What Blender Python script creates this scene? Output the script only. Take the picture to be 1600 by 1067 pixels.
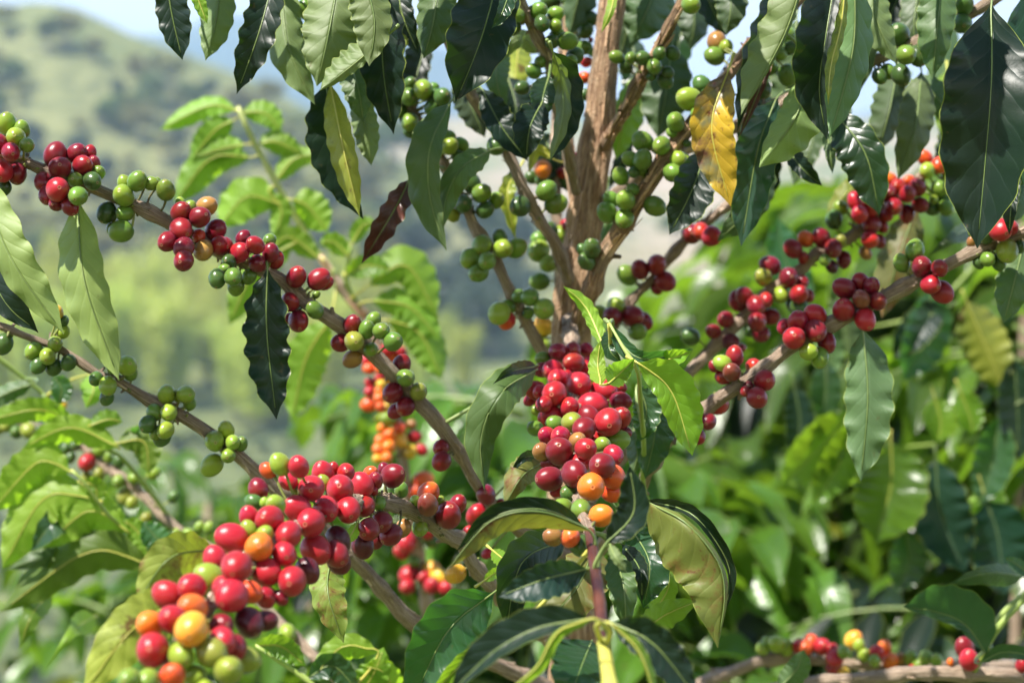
import bpy, math, random
import numpy as np
from mathutils import Vector, noise
R = math.radians
random.seed(7)
for o in list(bpy.data.objects): bpy.data.objects.remove(o, do_unlink=True)
S = bpy.context.scene
COL = S.collection

# ------------------------------------------------------------------ camera, light, exposure
CAMZ, KX = 1.6, 0.514            # camera height, picture width per metre of distance
cd = bpy.data.cameras.new('camera'); cam = bpy.data.objects.new('camera', cd); COL.objects.link(cam)
cam.location = (0, 0, CAMZ); cam.rotation_euler = (R(90), 0, 0)
cd.sensor_width = 36; cd.lens = 36/KX; cd.clip_start = .05; cd.clip_end = 20000
cd.dof.use_dof = True; cd.dof.focus_distance = 1.15; cd.dof.aperture_fstop = 7.4; cd.dof.aperture_blades = 0
S.camera = cam
SUN = Vector((-.42, -.33, .85)).normalized()
el = math.asin(SUN.z); az = math.atan2(SUN.x, SUN.y)
w = bpy.data.worlds.new('World'); S.world = w; w.use_nodes = True
nt = w.node_tree; bg = nt.nodes['Background']
sky = nt.nodes.new('ShaderNodeTexSky'); sky.sky_type = 'NISHITA'; sky.sun_disc = False
sky.sun_elevation = el; sky.sun_rotation = az; sky.air_density = 1.0; sky.dust_density = 1.0; sky.altitude = 1500
bg.inputs[1].default_value = .05
# bright broken cloud over the whole sky
_tc = nt.nodes.new('ShaderNodeTexCoord'); _mp = nt.nodes.new('ShaderNodeMapping'); _mp.inputs['Scale'].default_value = (1, 1, 2.6)
_cn = nt.nodes.new('ShaderNodeTexNoise'); _cn.inputs['Scale'].default_value = 2.2; _cn.inputs['Detail'].default_value = 6; _cn.inputs['Roughness'].default_value = .55
_rp = nt.nodes.new('ShaderNodeValToRGB'); _rp.color_ramp.elements[0].position = .46; _rp.color_ramp.elements[1].position = .62
_mx = nt.nodes.new('ShaderNodeMix'); _mx.data_type = 'RGBA'; _mx.inputs[7].default_value = (17, 17.4, 18, 1)
nt.links.new(_tc.outputs['Generated'], _mp.inputs[0]); nt.links.new(_mp.outputs[0], _cn.inputs['Vector']); 
_sz = nt.nodes.new('ShaderNodeSeparateXYZ'); nt.links.new(_tc.outputs['Generated'], _sz.inputs[0])
_ma = nt.nodes.new('ShaderNodeMath'); _ma.operation = 'MULTIPLY_ADD'; _ma.inputs[1].default_value = -.75; _ma.inputs[2].default_value = .26
_ad = nt.nodes.new('ShaderNodeMath'); nt.links.new(_sz.outputs[2], _ma.inputs[0]); nt.links.new(_ma.outputs[0], _ad.inputs[0]); nt.links.new(_cn.outputs[0], _ad.inputs[1]); nt.links.new(_ad.outputs[0], _rp.inputs[0])
nt.links.new(_rp.outputs[0], _mx.inputs[0]); nt.links.new(sky.outputs[0], _mx.inputs[6]); nt.links.new(_mx.outputs[2], bg.inputs[0])
sl = bpy.data.lights.new('sun', 'SUN'); sl.energy = 5.0; sl.angle = R(.53); sl.color = (1, .955, .88)
so = bpy.data.objects.new('sun', sl); COL.objects.link(so); so.rotation_euler = SUN.to_track_quat('Z', 'Y').to_euler()
S.view_settings.view_transform = 'Standard'; S.view_settings.look = 'None'
S.view_settings.exposure = 1.2; S.view_settings.gamma = 1
cy = S.cycles; cy.use_denoising = True; cy.max_bounces = 8; cy.transparent_max_bounces = 8
cy.diffuse_bounces = 4; cy.glossy_bounces = 3; cy.transmission_bounces = 4; cy.volume_bounces = 1
cy.sample_clamp_indirect = 6; cy.caustics_reflective = False; cy.caustics_refractive = False

def P(u, v, Y): return Vector(((u-800)/1600*KX*Y, Y, CAMZ-(v-533.5)/1600*KX*Y))
def PX(p): return ((p.x/p.y)/KX*1600+800, 533.5-((p.z-CAMZ)/p.y)/KX*1600)
def M(px, Y): return px*KX*Y/1600
T = {k: (x, y, s/n) for k, x, y, s, n in [
 ('A',0,0,400,1067),('B',350,0,400,1067),('C',700,0,400,1067),('D',1050,0,550,1467),('E',0,350,400,1067),
 ('F',350,350,400,1067),('G',700,350,400,1067),('H',1050,350,550,1467),('I',0,667,400,1067),('J',350,667,400,1067),
 ('K',700,667,400,1067),('L',1050,700,550,1600),('a1',200,700,250,1067),('a2',200,867,200,1067),('a3',380,690,250,1067),
 ('a4',560,520,200,1067),('a5',600,690,200,1067),('a6',800,520,200,1067),('a7',800,700,200,1067),('b1',1080,380,250,1067),
 ('b2',1200,220,250,1067),('b3',1350,220,250,1067),('b4',780,0,200,1067),('b5',920,80,200,1067),('b6',1060,0,200,1067),('b7',0,560,250,1067)]}

# ------------------------------------------------------------------ object helpers
def link(name, me, parent=None, mats=()):
    o = bpy.data.objects.new(name, me); COL.objects.link(o)
    if parent is not None: o.parent = parent
    for m in mats:
        if me is not None and m.name not in [x.name for x in me.materials if x]: me.materials.append(m)
    return o
def tag(o, label=None, cat=None, group=None, kind=None):
    for k, v in (('label', label), ('category', cat), ('group', group), ('kind', kind)):
        if v: o[k] = v
    return o
def thing(name, loc, label, cat, group=None):
    o = bpy.data.objects.new(name, None); COL.objects.link(o); o.location = loc; o.empty_display_size = .1
    return tag(o, label, cat, group)
class MB:
    def __init__(s): s.v = []; s.f = []; s.uv = []; s.m = []; s.t = []; s.n = 0
    def add(s, V, F, UV, mi=0, tint=(1, 1, 1)):
        V = np.asarray(V, float); s.v.append(V); F = np.asarray(F, int)
        s.f.append(F+s.n); s.n += len(V); s.uv.append(np.asarray(UV, float)); s.m.append(np.full(len(F), mi)); s.t.append(np.tile(tint, (len(V), 1)))
    def build(s, name, mats, parent=None, origin=None, as_mesh=False):
        V = np.concatenate(s.v)
        if origin is not None: V = V-np.asarray(origin)
        F = np.concatenate(s.f); UV = np.concatenate(s.uv); Mi = np.concatenate(s.m); Tn = np.concatenate(s.t)
        tri = F[:, 3] < 0 if F.shape[1] == 4 else None
        me = bpy.data.meshes.new(name)
        me.vertices.add(len(V)); me.vertices.foreach_set('co', V.ravel())
        me.loops.add(F.size); me.loops.foreach_set('vertex_index', F.ravel().astype('i'))
        me.polygons.add(len(F)); me.polygons.foreach_set('loop_start', np.arange(0, F.size, 4, dtype='i'))
        me.polygons.foreach_set('loop_total', np.full(len(F), 4, dtype='i'))
        me.polygons.foreach_set('material_index', Mi.astype('i'))
        me.polygons.foreach_set('use_smooth', np.ones(len(F), dtype=bool))
        ul = me.uv_layers.new(name='UVMap'); ul.data.foreach_set('uv', UV[F.ravel()].ravel())
        ca = me.color_attributes.new('tint', 'FLOAT_COLOR', 'POINT')
        ca.data.foreach_set('color', np.concatenate([Tn, np.ones((len(Tn), 1))], 1).ravel())
        for m in mats: me.materials.append(m)
        me.update(calc_edges=True); me.validate()
        if as_mesh: return me
        o = link(name, me, parent)
        if origin is not None: o.location = origin
        return o
def grid_faces(nu, nv, wrap=False):
    i = np.arange(nu-1)[:, None]; k = nv if wrap else nv-1; j = np.arange(k)[None, :]
    a = i*nv+j; b = i*nv+(j+1) % nv; c = (i+1)*nv+(j+1) % nv; d = (i+1)*nv+j
    return np.stack([a, b, c, d], -1).reshape(-1, 4)

# ------------------------------------------------------------------ materials
class NT:
    def __init__(s, name):
        s.m = bpy.data.materials.new(name); s.m.use_nodes = True; s.t = s.m.node_tree
        s.b = s.t.nodes['Principled BSDF']; s.out = s.t.nodes['Material Output']
    def n(s, t, ins=None, **kw):
        nd = s.t.nodes.new(t)
        for k, v in kw.items(): setattr(nd, k, v)
        for k, v in (ins or {}).items(): s.set(nd.inputs[k], v)
        return nd
    def set(s, sock, v):
        if hasattr(v, 'is_output'): s.t.links.new(v, sock)
        elif hasattr(v, 'outputs'): s.t.links.new(v.outputs[0], sock)
        else:
            if isinstance(v, tuple) and len(v) == 3 and len(getattr(sock, 'default_value', (0,)*3) if hasattr(sock.default_value, '__len__') else ()) == 4: v = (*v, 1)
            sock.default_value = v
    def math(s, op, a, b=0, c=0):
        return s.n('ShaderNodeMath', {0: a, 1: b, 2: c}, operation=op).outputs[0]
    def mix(s, f, a, b, mode='MIX'):
        nd = s.n('ShaderNodeMix', data_type='RGBA', blend_type=mode)
        s.set(nd.inputs[0], f); s.set(nd.inputs[6], a); s.set(nd.inputs[7], b); return nd.outputs[2]
    def noise(s, vec, scale, detail=3, rough=.5):
        nd = s.n('ShaderNodeTexNoise', {'Scale': scale, 'Detail': detail, 'Roughness': rough})
        if vec is not None: s.set(nd.inputs['Vector'], vec)
        return nd.outputs[0]
    def ramp(s, f, stops):
        nd = s.n('ShaderNodeValToRGB', {0: f}); e = nd.color_ramp.elements
        while len(e) < len(stops): e.new(.5)
        for x, (p, c) in zip(e, stops): x.position = p; x.color = (*c, 1)
        return nd.outputs[0]

def leaf_mat(name, adax, abax, trans, tf=.3, spots=None, spotc=None, rough=.3, edge=(.30, .36, .06)):
    k = NT(name); uv = k.n('ShaderNodeUVMap').outputs[0]; sep = k.n('ShaderNodeSeparateXYZ', {0: uv})
    u, v = sep.outputs[0], sep.outputs[1]
    s = k.math('ABSOLUTE', k.math('MULTIPLY_ADD', v, 2, -1))
    oi = k.n('ShaderNodeObjectInfo').outputs['Random']
    pos = k.n('ShaderNodeTexCoord').outputs['Object']
    wob = k.noise(pos, 60, 2)
    ph = k.math('MULTIPLY_ADD', u, 9.5, k.math('MULTIPLY', k.math('POWER', s, .85), -1.9))
    ph = k.math('ADD', ph, k.math('MULTIPLY', wob, .35))
    fr = k.math('ABSOLUTE', k.math('MULTIPLY_ADD', k.math('FRACT', ph), 2, -1))      # 1 on a vein, 0 between
    lat = k.math('MULTIPLY', k.math('SMOOTH_MIN', k.math('MAXIMUM', k.math('MULTIPLY_ADD', fr, 9, -7.6), 0), 1, .2), k.math('SUBTRACT', 1.0, k.math('POWER', s, 3)))
    mid = k.math('MAXIMUM', k.math('MULTIPLY_ADD', s, -16, 1.0), 0)
    vein = k.math('MINIMUM', k.math('ADD', k.math('MULTIPLY', lat, .55), mid), 1)
    fine = k.n('ShaderNodeTexVoronoi', {'Vector': pos, 'Scale': 330}, feature='DISTANCE_TO_EDGE').outputs[0]
    back = k.n('ShaderNodeNewGeometry').outputs['Backfacing']
    tn = k.n('ShaderNodeAttribute', attribute_name='tint').outputs['Color']
    n1 = k.noise(pos, 22, 4)
    var = k.math('MULTIPLY_ADD', n1, .5, .72)
    ca = k.mix(k.math('MULTIPLY', vein, .28), adax, tuple(x*2.6+.03 for x in adax))
    cb = k.mix(k.math('MULTIPLY', vein, .30), abax, tuple(min(1, x*1.7+.03) for x in abax))
    col = k.mix(back, ca, cb)
    col = k.mix(1, col, tn, 'MULTIPLY')
    vv = k.n('ShaderNodeCombineColor', {0: var, 1: var, 2: var}).outputs[0]
    col = k.mix(1, col, vv, 'MULTIPLY'); tcol = k.mix(1, k.mix(k.math('MULTIPLY', vein, .3), trans, tuple(x*.6 for x in trans)), vv, 'MULTIPLY')
    tcol = k.mix(1, tcol, tn, 'MULTIPLY')
    hs = k.n('ShaderNodeHueSaturation', {'Hue': k.math('MULTIPLY_ADD', oi, .03, .485), 'Saturation': 1.0, 'Value': k.math('MULTIPLY_ADD', oi, .35, .85), 'Color': col}); col = hs.outputs[0]
    eg = k.math('MAXIMUM', k.math('MULTIPLY_ADD', s, 22, -21.1), 0)
    col = k.mix(eg, col, edge)
    if 'blotched' in name:
        pm = k.math('MINIMUM', k.math('MULTIPLY', k.math('MAXIMUM', k.math('SUBTRACT', k.noise(pos, 24, 4, .6), .52), 0), 12), .85)
        col = k.mix(pm, col, (.15, .165, .095)); tcol = k.mix(pm, tcol, (.16, .18, .05))  # grey green patches paint the leaf's sheen into its colour
    if spots:
        m = k.math('MULTIPLY', k.math('MAXIMUM', k.math('SUBTRACT', k.noise(pos, spots, 6, .7), .5), 0), 7); m = k.math('MINIMUM', m, 1)
        col = k.mix(m, col, spotc); tcol = k.mix(m, tcol, tuple(x*.7 for x in spotc))
        m2 = k.math('MINIMUM', k.math('MULTIPLY', k.math('MAXIMUM', k.math('SUBTRACT', k.noise(pos, spots*4, 4, .7), .6), 0), 14), 1)
        col = k.mix(m2, col, (.12, .04, .015))
    else:
        m2 = k.math('MINIMUM', k.math('MULTIPLY', k.math('MAXIMUM', k.math('SUBTRACT', k.noise(pos, 75, 3, .7), .66), 0), 16), 1)
        col = k.mix(k.math('MULTIPLY', m2, .5), col, (.10, .06, .02))
    h = k.math('ADD', k.math('MULTIPLY', k.math('POWER', fr, 3), -.30), k.math('MULTIPLY', fine, .10))
    h = k.math('ADD', h, k.math('MULTIPLY', mid, -.8))
    sg = k.math('MULTIPLY_ADD', back, -2, 1)
    h = k.math('MULTIPLY', h, sg); h = k.math('ADD', h, k.math('MULTIPLY', k.noise(pos, 45, 2), .5))
    bp = k.n('ShaderNodeBump', {'Strength': .55, 'Distance': .0012, 'Height': h}).outputs[0]
    k.set(k.b.inputs['Base Color'], col); k.set(k.b.inputs['Normal'], bp)
    k.set(k.b.inputs['Roughness'], k.math('ADD', k.math('MULTIPLY_ADD', back, .2, rough), k.math('MULTIPLY', n1, .12)))
    k.b.inputs['Specular IOR Level'].default_value = .3 if name == 'dark_leaf' else .5
    tr = k.n('ShaderNodeBsdfTranslucent', {'Color': tcol, 'Normal': bp})
    mx = k.n('ShaderNodeMixShader', {0: tf, 1: k.b, 2: tr}); k.t.links.new(mx.outputs[0], k.out.inputs[0])
    return k.m
LM = {
 'leaf': leaf_mat('mature_leaf', (.020, .048, .020), (.085, .14, .048), (.12, .31, .025), .25, rough=.25),
 'dark': leaf_mat('dark_leaf', (.007, .018, .011), (.06, .10, .035), (.07, .18, .012), .12, rough=.36),  # dark upper face, taken to near-black to paint in canopy shade
 'young': leaf_mat('young_leaf', (.13, .25, .02), (.22, .37, .035), (.47, .78, .035), .45, rough=.26),
 'fresh': leaf_mat('fresh_bush_leaf', (.09, .19, .02), (.15, .26, .04), (.34, .60, .03), .40, rough=.24),
 'pale': leaf_mat('pale_leaf', (.04, .08, .028), (.145, .20, .07), (.24, .36, .035), .25),
 'olive': leaf_mat('olive_rusty_leaf', (.03, .05, .02), (.17, .185, .045), (.36, .38, .03), .28, 42, (.20, .09, .025)),
 'yellow': leaf_mat('yellow_blotched_leaf', (.42, .25, .02), (.42, .25, .02), (.55, .32, .02), .22, 30, (.10, .032, .028)),
 'gold': leaf_mat('yellow_green_leaf', (.26, .30, .03), (.30, .32, .04), (.60, .62, .03), .38, 14, (.16, .22, .03)),
 'brown': leaf_mat('dry_brown_leaf', (.11, .04, .025), (.15, .06, .035), (.25, .08, .02), .12, 10, (.05, .022, .018)),
}
def cherry_mat():
    k = NT('cherry_skin'); tn = k.n('ShaderNodeAttribute', attribute_name='tint').outputs['Color']
    uv = k.n('ShaderNodeUVMap').outputs[0]; sep = k.n('ShaderNodeSeparateXYZ', {0: uv}); lat = sep.outputs[1]
    pos = k.n('ShaderNodeTexCoord').outputs['Object']; oi = k.n('ShaderNodeObjectInfo').outputs['Random']
    off = k.n('ShaderNodeVectorMath', {0: pos, 1: k.n('ShaderNodeCombineXYZ', {0: oi, 1: oi, 2: oi}).outputs[0]}, operation='ADD').outputs[0]
    n1 = k.noise(off, 70, 3); n2 = k.noise(off, 700, 4, .6)
    hue = k.math('MULTIPLY_ADD', n1, .07, .465)
    c = k.n('ShaderNodeHueSaturation', {'Hue': hue, 'Saturation': 1.0, 'Value': k.math('MULTIPLY_ADD', n1, 1.1, .42), 'Color': tn}).outputs[0]
    spk = k.math('MINIMUM', k.math('MULTIPLY', k.math('MAXIMUM', k.math('SUBTRACT', n2, .64), 0), 5), .45)
    c = k.mix(spk, c, (.42, .24, .12))
    ring = k.math('MAXIMUM', k.math('SUBTRACT', 1.0, k.math('MULTIPLY', k.math('ABSOLUTE', k.math('SUBTRACT', lat, .957)), 75)), 0)
    cen = k.math('MINIMUM', k.math('MAXIMUM', k.math('MULTIPLY_ADD', lat, 60, -58.3), 0), 1)
    c = k.mix(k.math('MULTIPLY', ring, .7), c, (.50, .33, .18)); c = k.mix(k.math('MULTIPLY', cen, .7), c, (.16, .07, .03))
    k.set(k.b.inputs['Base Color'], c)
    k.set(k.b.inputs['Roughness'], k.math('MULTIPLY_ADD', n1, .22, .19)); k.b.inputs['Specular IOR Level'].default_value = .42
    k.b.inputs['Subsurface Weight'].default_value = .12; k.b.inputs['Subsurface Scale'].default_value = .004
    k.b.inputs['Sheen Weight'].default_value = .05; k.b.inputs['Sheen Roughness'].default_value = .6; k.b.inputs['Sheen Tint'].default_value = (.8, .75, .95, 1)
    k.set(k.b.inputs['Normal'], k.n('ShaderNodeBump', {'Strength': .12, 'Distance': .0006, 'Height': k.noise(off, 260, 3)}).outputs[0])
    return k.m
CM = cherry_mat()
def bark_mat(name, c1, c2, c3, tint=False, bump=1.0):
    k = NT(name); uv = k.n('ShaderNodeUVMap').outputs[0]
    pos = k.n('ShaderNodeTexCoord').outputs['Object']
    mp = k.n('ShaderNodeMapping', {'Vector': uv, 'Scale': (22, 300, 1)}).outputs[0]     # v runs round, u in metres along
    mp = k.n('ShaderNodeMapping', {'Vector': uv, 'Scale': (55, 17, 1)}).outputs[0]
    f = k.noise(mp, 1.0, 5, .7); g = k.noise(pos, 55, 4, .6); h = k.noise(pos, 400, 3, .6)
    c = k.ramp(f, [(.36, c1), (.48, c2), (.60, c3)])
    c = k.mix(k.math('MULTIPLY', g, .55), c, k.mix(h, tuple(x*.55 for x in c2), tuple(min(1, x*1.3) for x in c3)))
    lich = k.math('MINIMUM', k.math('MULTIPLY', k.math('MAXIMUM', k.math('SUBTRACT', k.noise(pos, 30, 5, .7), .6), 0), 6), .3)
    c = k.mix(lich, c, (.34, .33, .25))
    k.set(k.b.inputs['Base Color'], c); k.b.inputs['Roughness'].default_value = .78
    hh = k.math('ADD', f, k.math('MULTIPLY', h, .35))
    k.set(k.b.inputs['Normal'], k.n('ShaderNodeBump', {'Strength': 1.0*bump, 'Distance': .004, 'Height': hh}).outputs[0])
    return k.m
BARK = bark_mat('fibrous_bark', (.13, .055, .026), (.42, .23, .12), (.74, .51, .32), bump=1.4)
TWIG = bark_mat('twig_bark', (.14, .085, .055), (.36, .24, .165), (.60, .47, .35))
PALEB = bark_mat('pale_bark', (.20, .12, .08), (.42, .30, .21), (.62, .48, .36))
def stem_mat(name, a, b, r=.4):
    k = NT(name); pos = k.n('ShaderNodeTexCoord').outputs['Object']; n = k.noise(pos, 40, 4)
    k.set(k.b.inputs['Base Color'], k.ramp(n, [(.35, a), (.65, b)])); k.b.inputs['Roughness'].default_value = r
    k.set(k.b.inputs['Normal'], k.n('ShaderNodeBump', {'Strength': .3, 'Distance': .001, 'Height': k.noise(pos, 200, 3)}).outputs[0]); return k.m
GSTEM = stem_mat('green_stem', (.26, .36, .07), (.33, .42, .11), .5)
LSTEM = stem_mat('pale_lime_stem', (.42, .48, .14), (.52, .56, .22), .45)
PSTEM = stem_mat('purple_stem', (.035, .010, .016), (.11, .035, .022))
PINKST = stem_mat('pinkish_stem', (.52, .27, .20), (.58, .42, .26))
YSTEM = stem_mat('yellow_green_stem', (.50, .50, .10), (.46, .42, .08))
STALK = stem_mat('fruit_stalk', (.10, .09, .03), (.26, .30, .06), .6)

# ------------------------------------------------------------------ curve maths
def cr(pts, n):
    """Catmull-Rom through rows of pts, n samples"""
    A = np.array(pts, float)
    if len(A) == 2: t = np.linspace(0, 1, n)[:, None]; return A[0]*(1-t)+A[1]*t
    A = np.vstack([2*A[0]-A[1], A, 2*A[-1]-A[-2]])
    L = np.concatenate([[0], np.cumsum(np.linalg.norm(np.diff(A[1:-1, :3], axis=0), axis=1))]); s = np.linspace(0, L[-1], n)
    out = []
    for x in s:
        i = min(max(np.searchsorted(L, x, 'right')-1, 0), len(L)-2); t = (x-L[i])/max(L[i+1]-L[i], 1e-9)
        a, b, c, d = A[i], A[i+1], A[i+2], A[i+3]
        out.append(.5*((2*b)+(c-a)*t+(2*a-5*b+4*c-d)*t*t+(3*b-3*c+d-a)*t**3))
    return np.array(out)
def tube(mb, P4, n=None, k=12, rough=.0, mi=0, seed=0, nodes=0, cap=True, step=.004):
    A = np.array(P4, float); L = np.linalg.norm(np.diff(A[:, :3], axis=0), axis=1).sum()
    n = n or max(4, int(L/step)); C = cr(A, n)
    tan = np.gradient(C[:, :3], axis=0); tan /= np.linalg.norm(tan, axis=1)[:, None]+1e-12
    up = np.array([.13, .9, .4]); N = np.cross(tan, up); N /= np.linalg.norm(N, axis=1)[:, None]+1e-9; B = np.cross(tan, N)
    th = np.linspace(0, 2*np.pi, k, endpoint=False); s = np.linspace(0, L, n)
    V = np.zeros((n, k, 3))
    for i in range(n):
        r = C[i, 3]*(1+(nodes*math.exp(-((((s[i]+seed*.013) % .052)-.026)/.006)**2) if nodes else 0))
        if rough:
            q = [1+rough*(noise.noise(Vector((3.1*math.cos(a)+seed, 3.1*math.sin(a), s[i]*22)))*1.1+1.0*noise.noise(Vector((8*math.cos(a), 8*math.sin(a)+seed, s[i]*34)))) for a in th]
        else: q = [1]*k
        q = np.array(q)[:, None]*r
        V[i] = C[i, :3]+q*(np.cos(th)[:, None]*N[i]+np.sin(th)[:, None]*B[i])
    uv = np.stack(np.meshgrid(s, np.abs(np.linspace(-1, 1, k, endpoint=False)), indexing='ij'), -1).reshape(-1, 2)
    F = grid_faces(n, k, True); Vf = V.reshape(-1, 3)
    if cap:
        base = len(Vf); Vf = np.vstack([Vf, C[0, :3]-tan[0]*C[0, 3]*.3, C[-1, :3]+tan[-1]*C[-1, 3]*.5]); uv = np.vstack([uv, [0, 0], [L, 0]])
        j = np.arange(0, k, 2); f0 = np.stack([np.full(len(j), base), (j+2) % k, (j+1) % k, j], -1); e = (n-1)*k
        f1 = np.stack([np.full(len(j), base+1), e+j, e+(j+1) % k, e+(j+2) % k], -1); F = np.vstack([F, f0, f1])
    mb.add(Vf, F, uv, mi)
    return C

PROF_T = [0, .04, .12, .25, .4, .52, .65, .78, .87, .93, .97, 1]
PROF_W = [.02, .14, .56, .90, 1, 1, .94, .76, .50, .25, .09, .01]
def leaf_geo(mb, C, nimg, depthv, w1, w2, t1, t2, wave, seed, side, na=34, ns=7, nw=6.5, mi=0, tint=(1, 1, 1)):
    """C: n x 3 midrib; nimg: n x 3 in-picture normal; depthv: n x 3 towards the viewer"""
    n = len(C); t = np.linspace(0, 1, n); prof = np.interp(t, PROF_T, PROF_W)
    rs = random.Random(seed); p1, p2 = rs.uniform(0, 6), rs.uniform(0, 6); rl = .42 if ns > 4 else 0; nw1 = nw*rs.uniform(.85, 1.15)
    S_ = np.concatenate([-np.linspace(1, 0, ns)[:-1], np.linspace(0, 1, ns)]); V = np.zeros((n, len(S_), 3)); UV = np.zeros((n, len(S_), 2))
    L = np.linalg.norm(np.diff(C, axis=0), axis=1).sum()
    for j, s in enumerate(S_):
        w, tl, ph, sg = (w1, t1, p1, 1) if s < 0 else (w2, t2, p2, -1)
        a = abs(s); wv = np.sin(2*np.pi*nw1*t+ph)+.4*np.sin(2*np.pi*nw1*1.7*t+2*ph)
        amp = wave*abs(w)
        ww = w*prof*(1+wave*.30*np.sin(2*np.pi*nw1*t+ph+1.2)*a)
        aa = a
        off = sg*ww*aa*(1-.10*a*a)
        dz = abs(w)*prof*(math.tan(R(tl))*(1+.5*np.sin(4.5*t+p1)*(ns > 4))-sg*rl*np.sin(3.6*t+p2))*(aa**1.15)+amp*.65*wv*a*a*np.minimum(1, prof*2.5)
        lift = .03*abs(w)*np.sin(2*np.pi*9.5*(t-.2*a))*(1-a)*a*4*.1     # quilting between the side veins
        V[:, j] = C+off[:, None]*nimg+(dz+lift)[:, None]*depthv
        UV[:, j, 0] = t; UV[:, j, 1] = .5+.5*s
    F = grid_faces(n, len(S_))
    if side == 'a': F = F[:, ::-1]
    mb.add(V.reshape(-1, 3), F, UV.reshape(-1, 2), mi, tint)
# side 'a': upper (adaxial) face towards the viewer

# ------------------------------------------------------------------ branches
BR = {}        # name -> dict(C samples, obj, thing)
def branch(th, key, pts, mats=(TWIG,), name='branch', rough=.22, nodes=.30, k=20, label=None, stalks=True):
    """pts: (u, v, Y, r_px)"""
    P4 = [(*P(u, v, Y), M(r, Y)) for u, v, Y, r in pts]
    BR[key] = dict(P4=P4, th=th, name=name, mats=mats, rough=rough, nodes=nodes, k=k, label=label, stalks=[], C=cr(P4, 80), seed=len(BR)*3.7)
def finish_branches():
    for key, b in BR.items():
        mb = MB(); tube(mb, b['P4'], k=b['k'], rough=b['rough'], nodes=b['nodes'], seed=b['seed'], step=.003 if b['rough'] else .006)
        rs = random.Random(key)
        for p0, p1, r in b['stalks']:
            mid = (p0+p1)/2+Vector((rs.uniform(-1, 1), rs.uniform(-1, 1), rs.uniform(-1, 1)))*.0015
            tube(mb, [(*p0, r*1.5), (*mid, r), (*p1, r*1.25)], n=6, k=6, mi=len(b['mats']))
        for i in range(int(len(b['stalks'])*2.6)):          # withered bracts and old flower bases at the fruiting nodes
            p0, p1, r = rs.choice(b['stalks']); 
            if r > .0011: continue
            d = Vector((rs.gauss(0, 1), rs.gauss(0, 1), rs.gauss(0, 1))).normalized(); q = p0+d*rs.uniform(.001, .004)
            tube(mb, [(*p0, .0011), (*(q+d*.004), .0007)], n=3, k=6, mi=rs.choice([len(b['mats']), 0]))
        if b['mats'][0] in (BARK, TWIG, PALEB):        # peeling fibres, leaf scars and snapped twig stubs
            C = b['C'] if b['name'] != 'trunk' else cr(b['P4'], 260)
            for i in range(170 if b['name'] == 'trunk' else (70 if b['mats'][0] is BARK else 26)):
                j = rs.randrange(2, len(C)-3); c = Vector(C[j][:3]); r = C[j][3]; tg = Vector(C[j+1][:3]-C[j-1][:3]).normalized()
                o_ = Vector((rs.gauss(0, 1), rs.gauss(-.6, 1), rs.gauss(0, 1))); o_ = (o_-o_.dot(tg)*tg).normalized(); sd = tg.cross(o_)
                ln = rs.uniform(.006, .022)*(1.3 if b['mats'][0] is BARK else .6); wd = rs.uniform(.0006, .0018); li = rs.uniform(.0004, .0025); pts_ = []
                for t_ in (0, .35, .7, 1): 
                    m_ = c+o_*(r*1.02+li*t_*t_)+tg*ln*(t_-.3); pts_ += [m_-sd*wd*(1-.6*t_), m_+sd*wd*(1-.6*t_), m_+sd*wd*(1-.6*t_)-o_*.0006, m_-sd*wd*(1-.6*t_)-o_*.0006]
                mb.add([tuple(p) for p in pts_], grid_faces(4, 4, True), [(j*.01, rs.random())]*16, 0)
            for i in range(5 if b['name'] == 'trunk' else 4):
                j = rs.randrange(4, len(C)-5); c = Vector(C[j][:3]); r = C[j][3]; d = Vector((rs.gauss(0, 1), rs.gauss(-.5, .7), rs.gauss(0, 1))).normalized()
                tube(mb, [(*(c+d*r*.6), r*.42), (*(c+d*(r*1.35+.001)), r*.30), (*(c+d*(r*1.5+.003)), r*.27)], n=5, k=8, rough=.1)
        o = mb.build(b['name'], list(b['mats'])+[STALK], b['th'], origin=None)
        if b["label"]: o['label'] = b['label']
        b['obj'] = o
def nearest(C, p):
    d = np.linalg.norm(C[:, :3]-np.array(p), axis=1); i = int(d.argmin()); return C[i], d[i]

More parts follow.
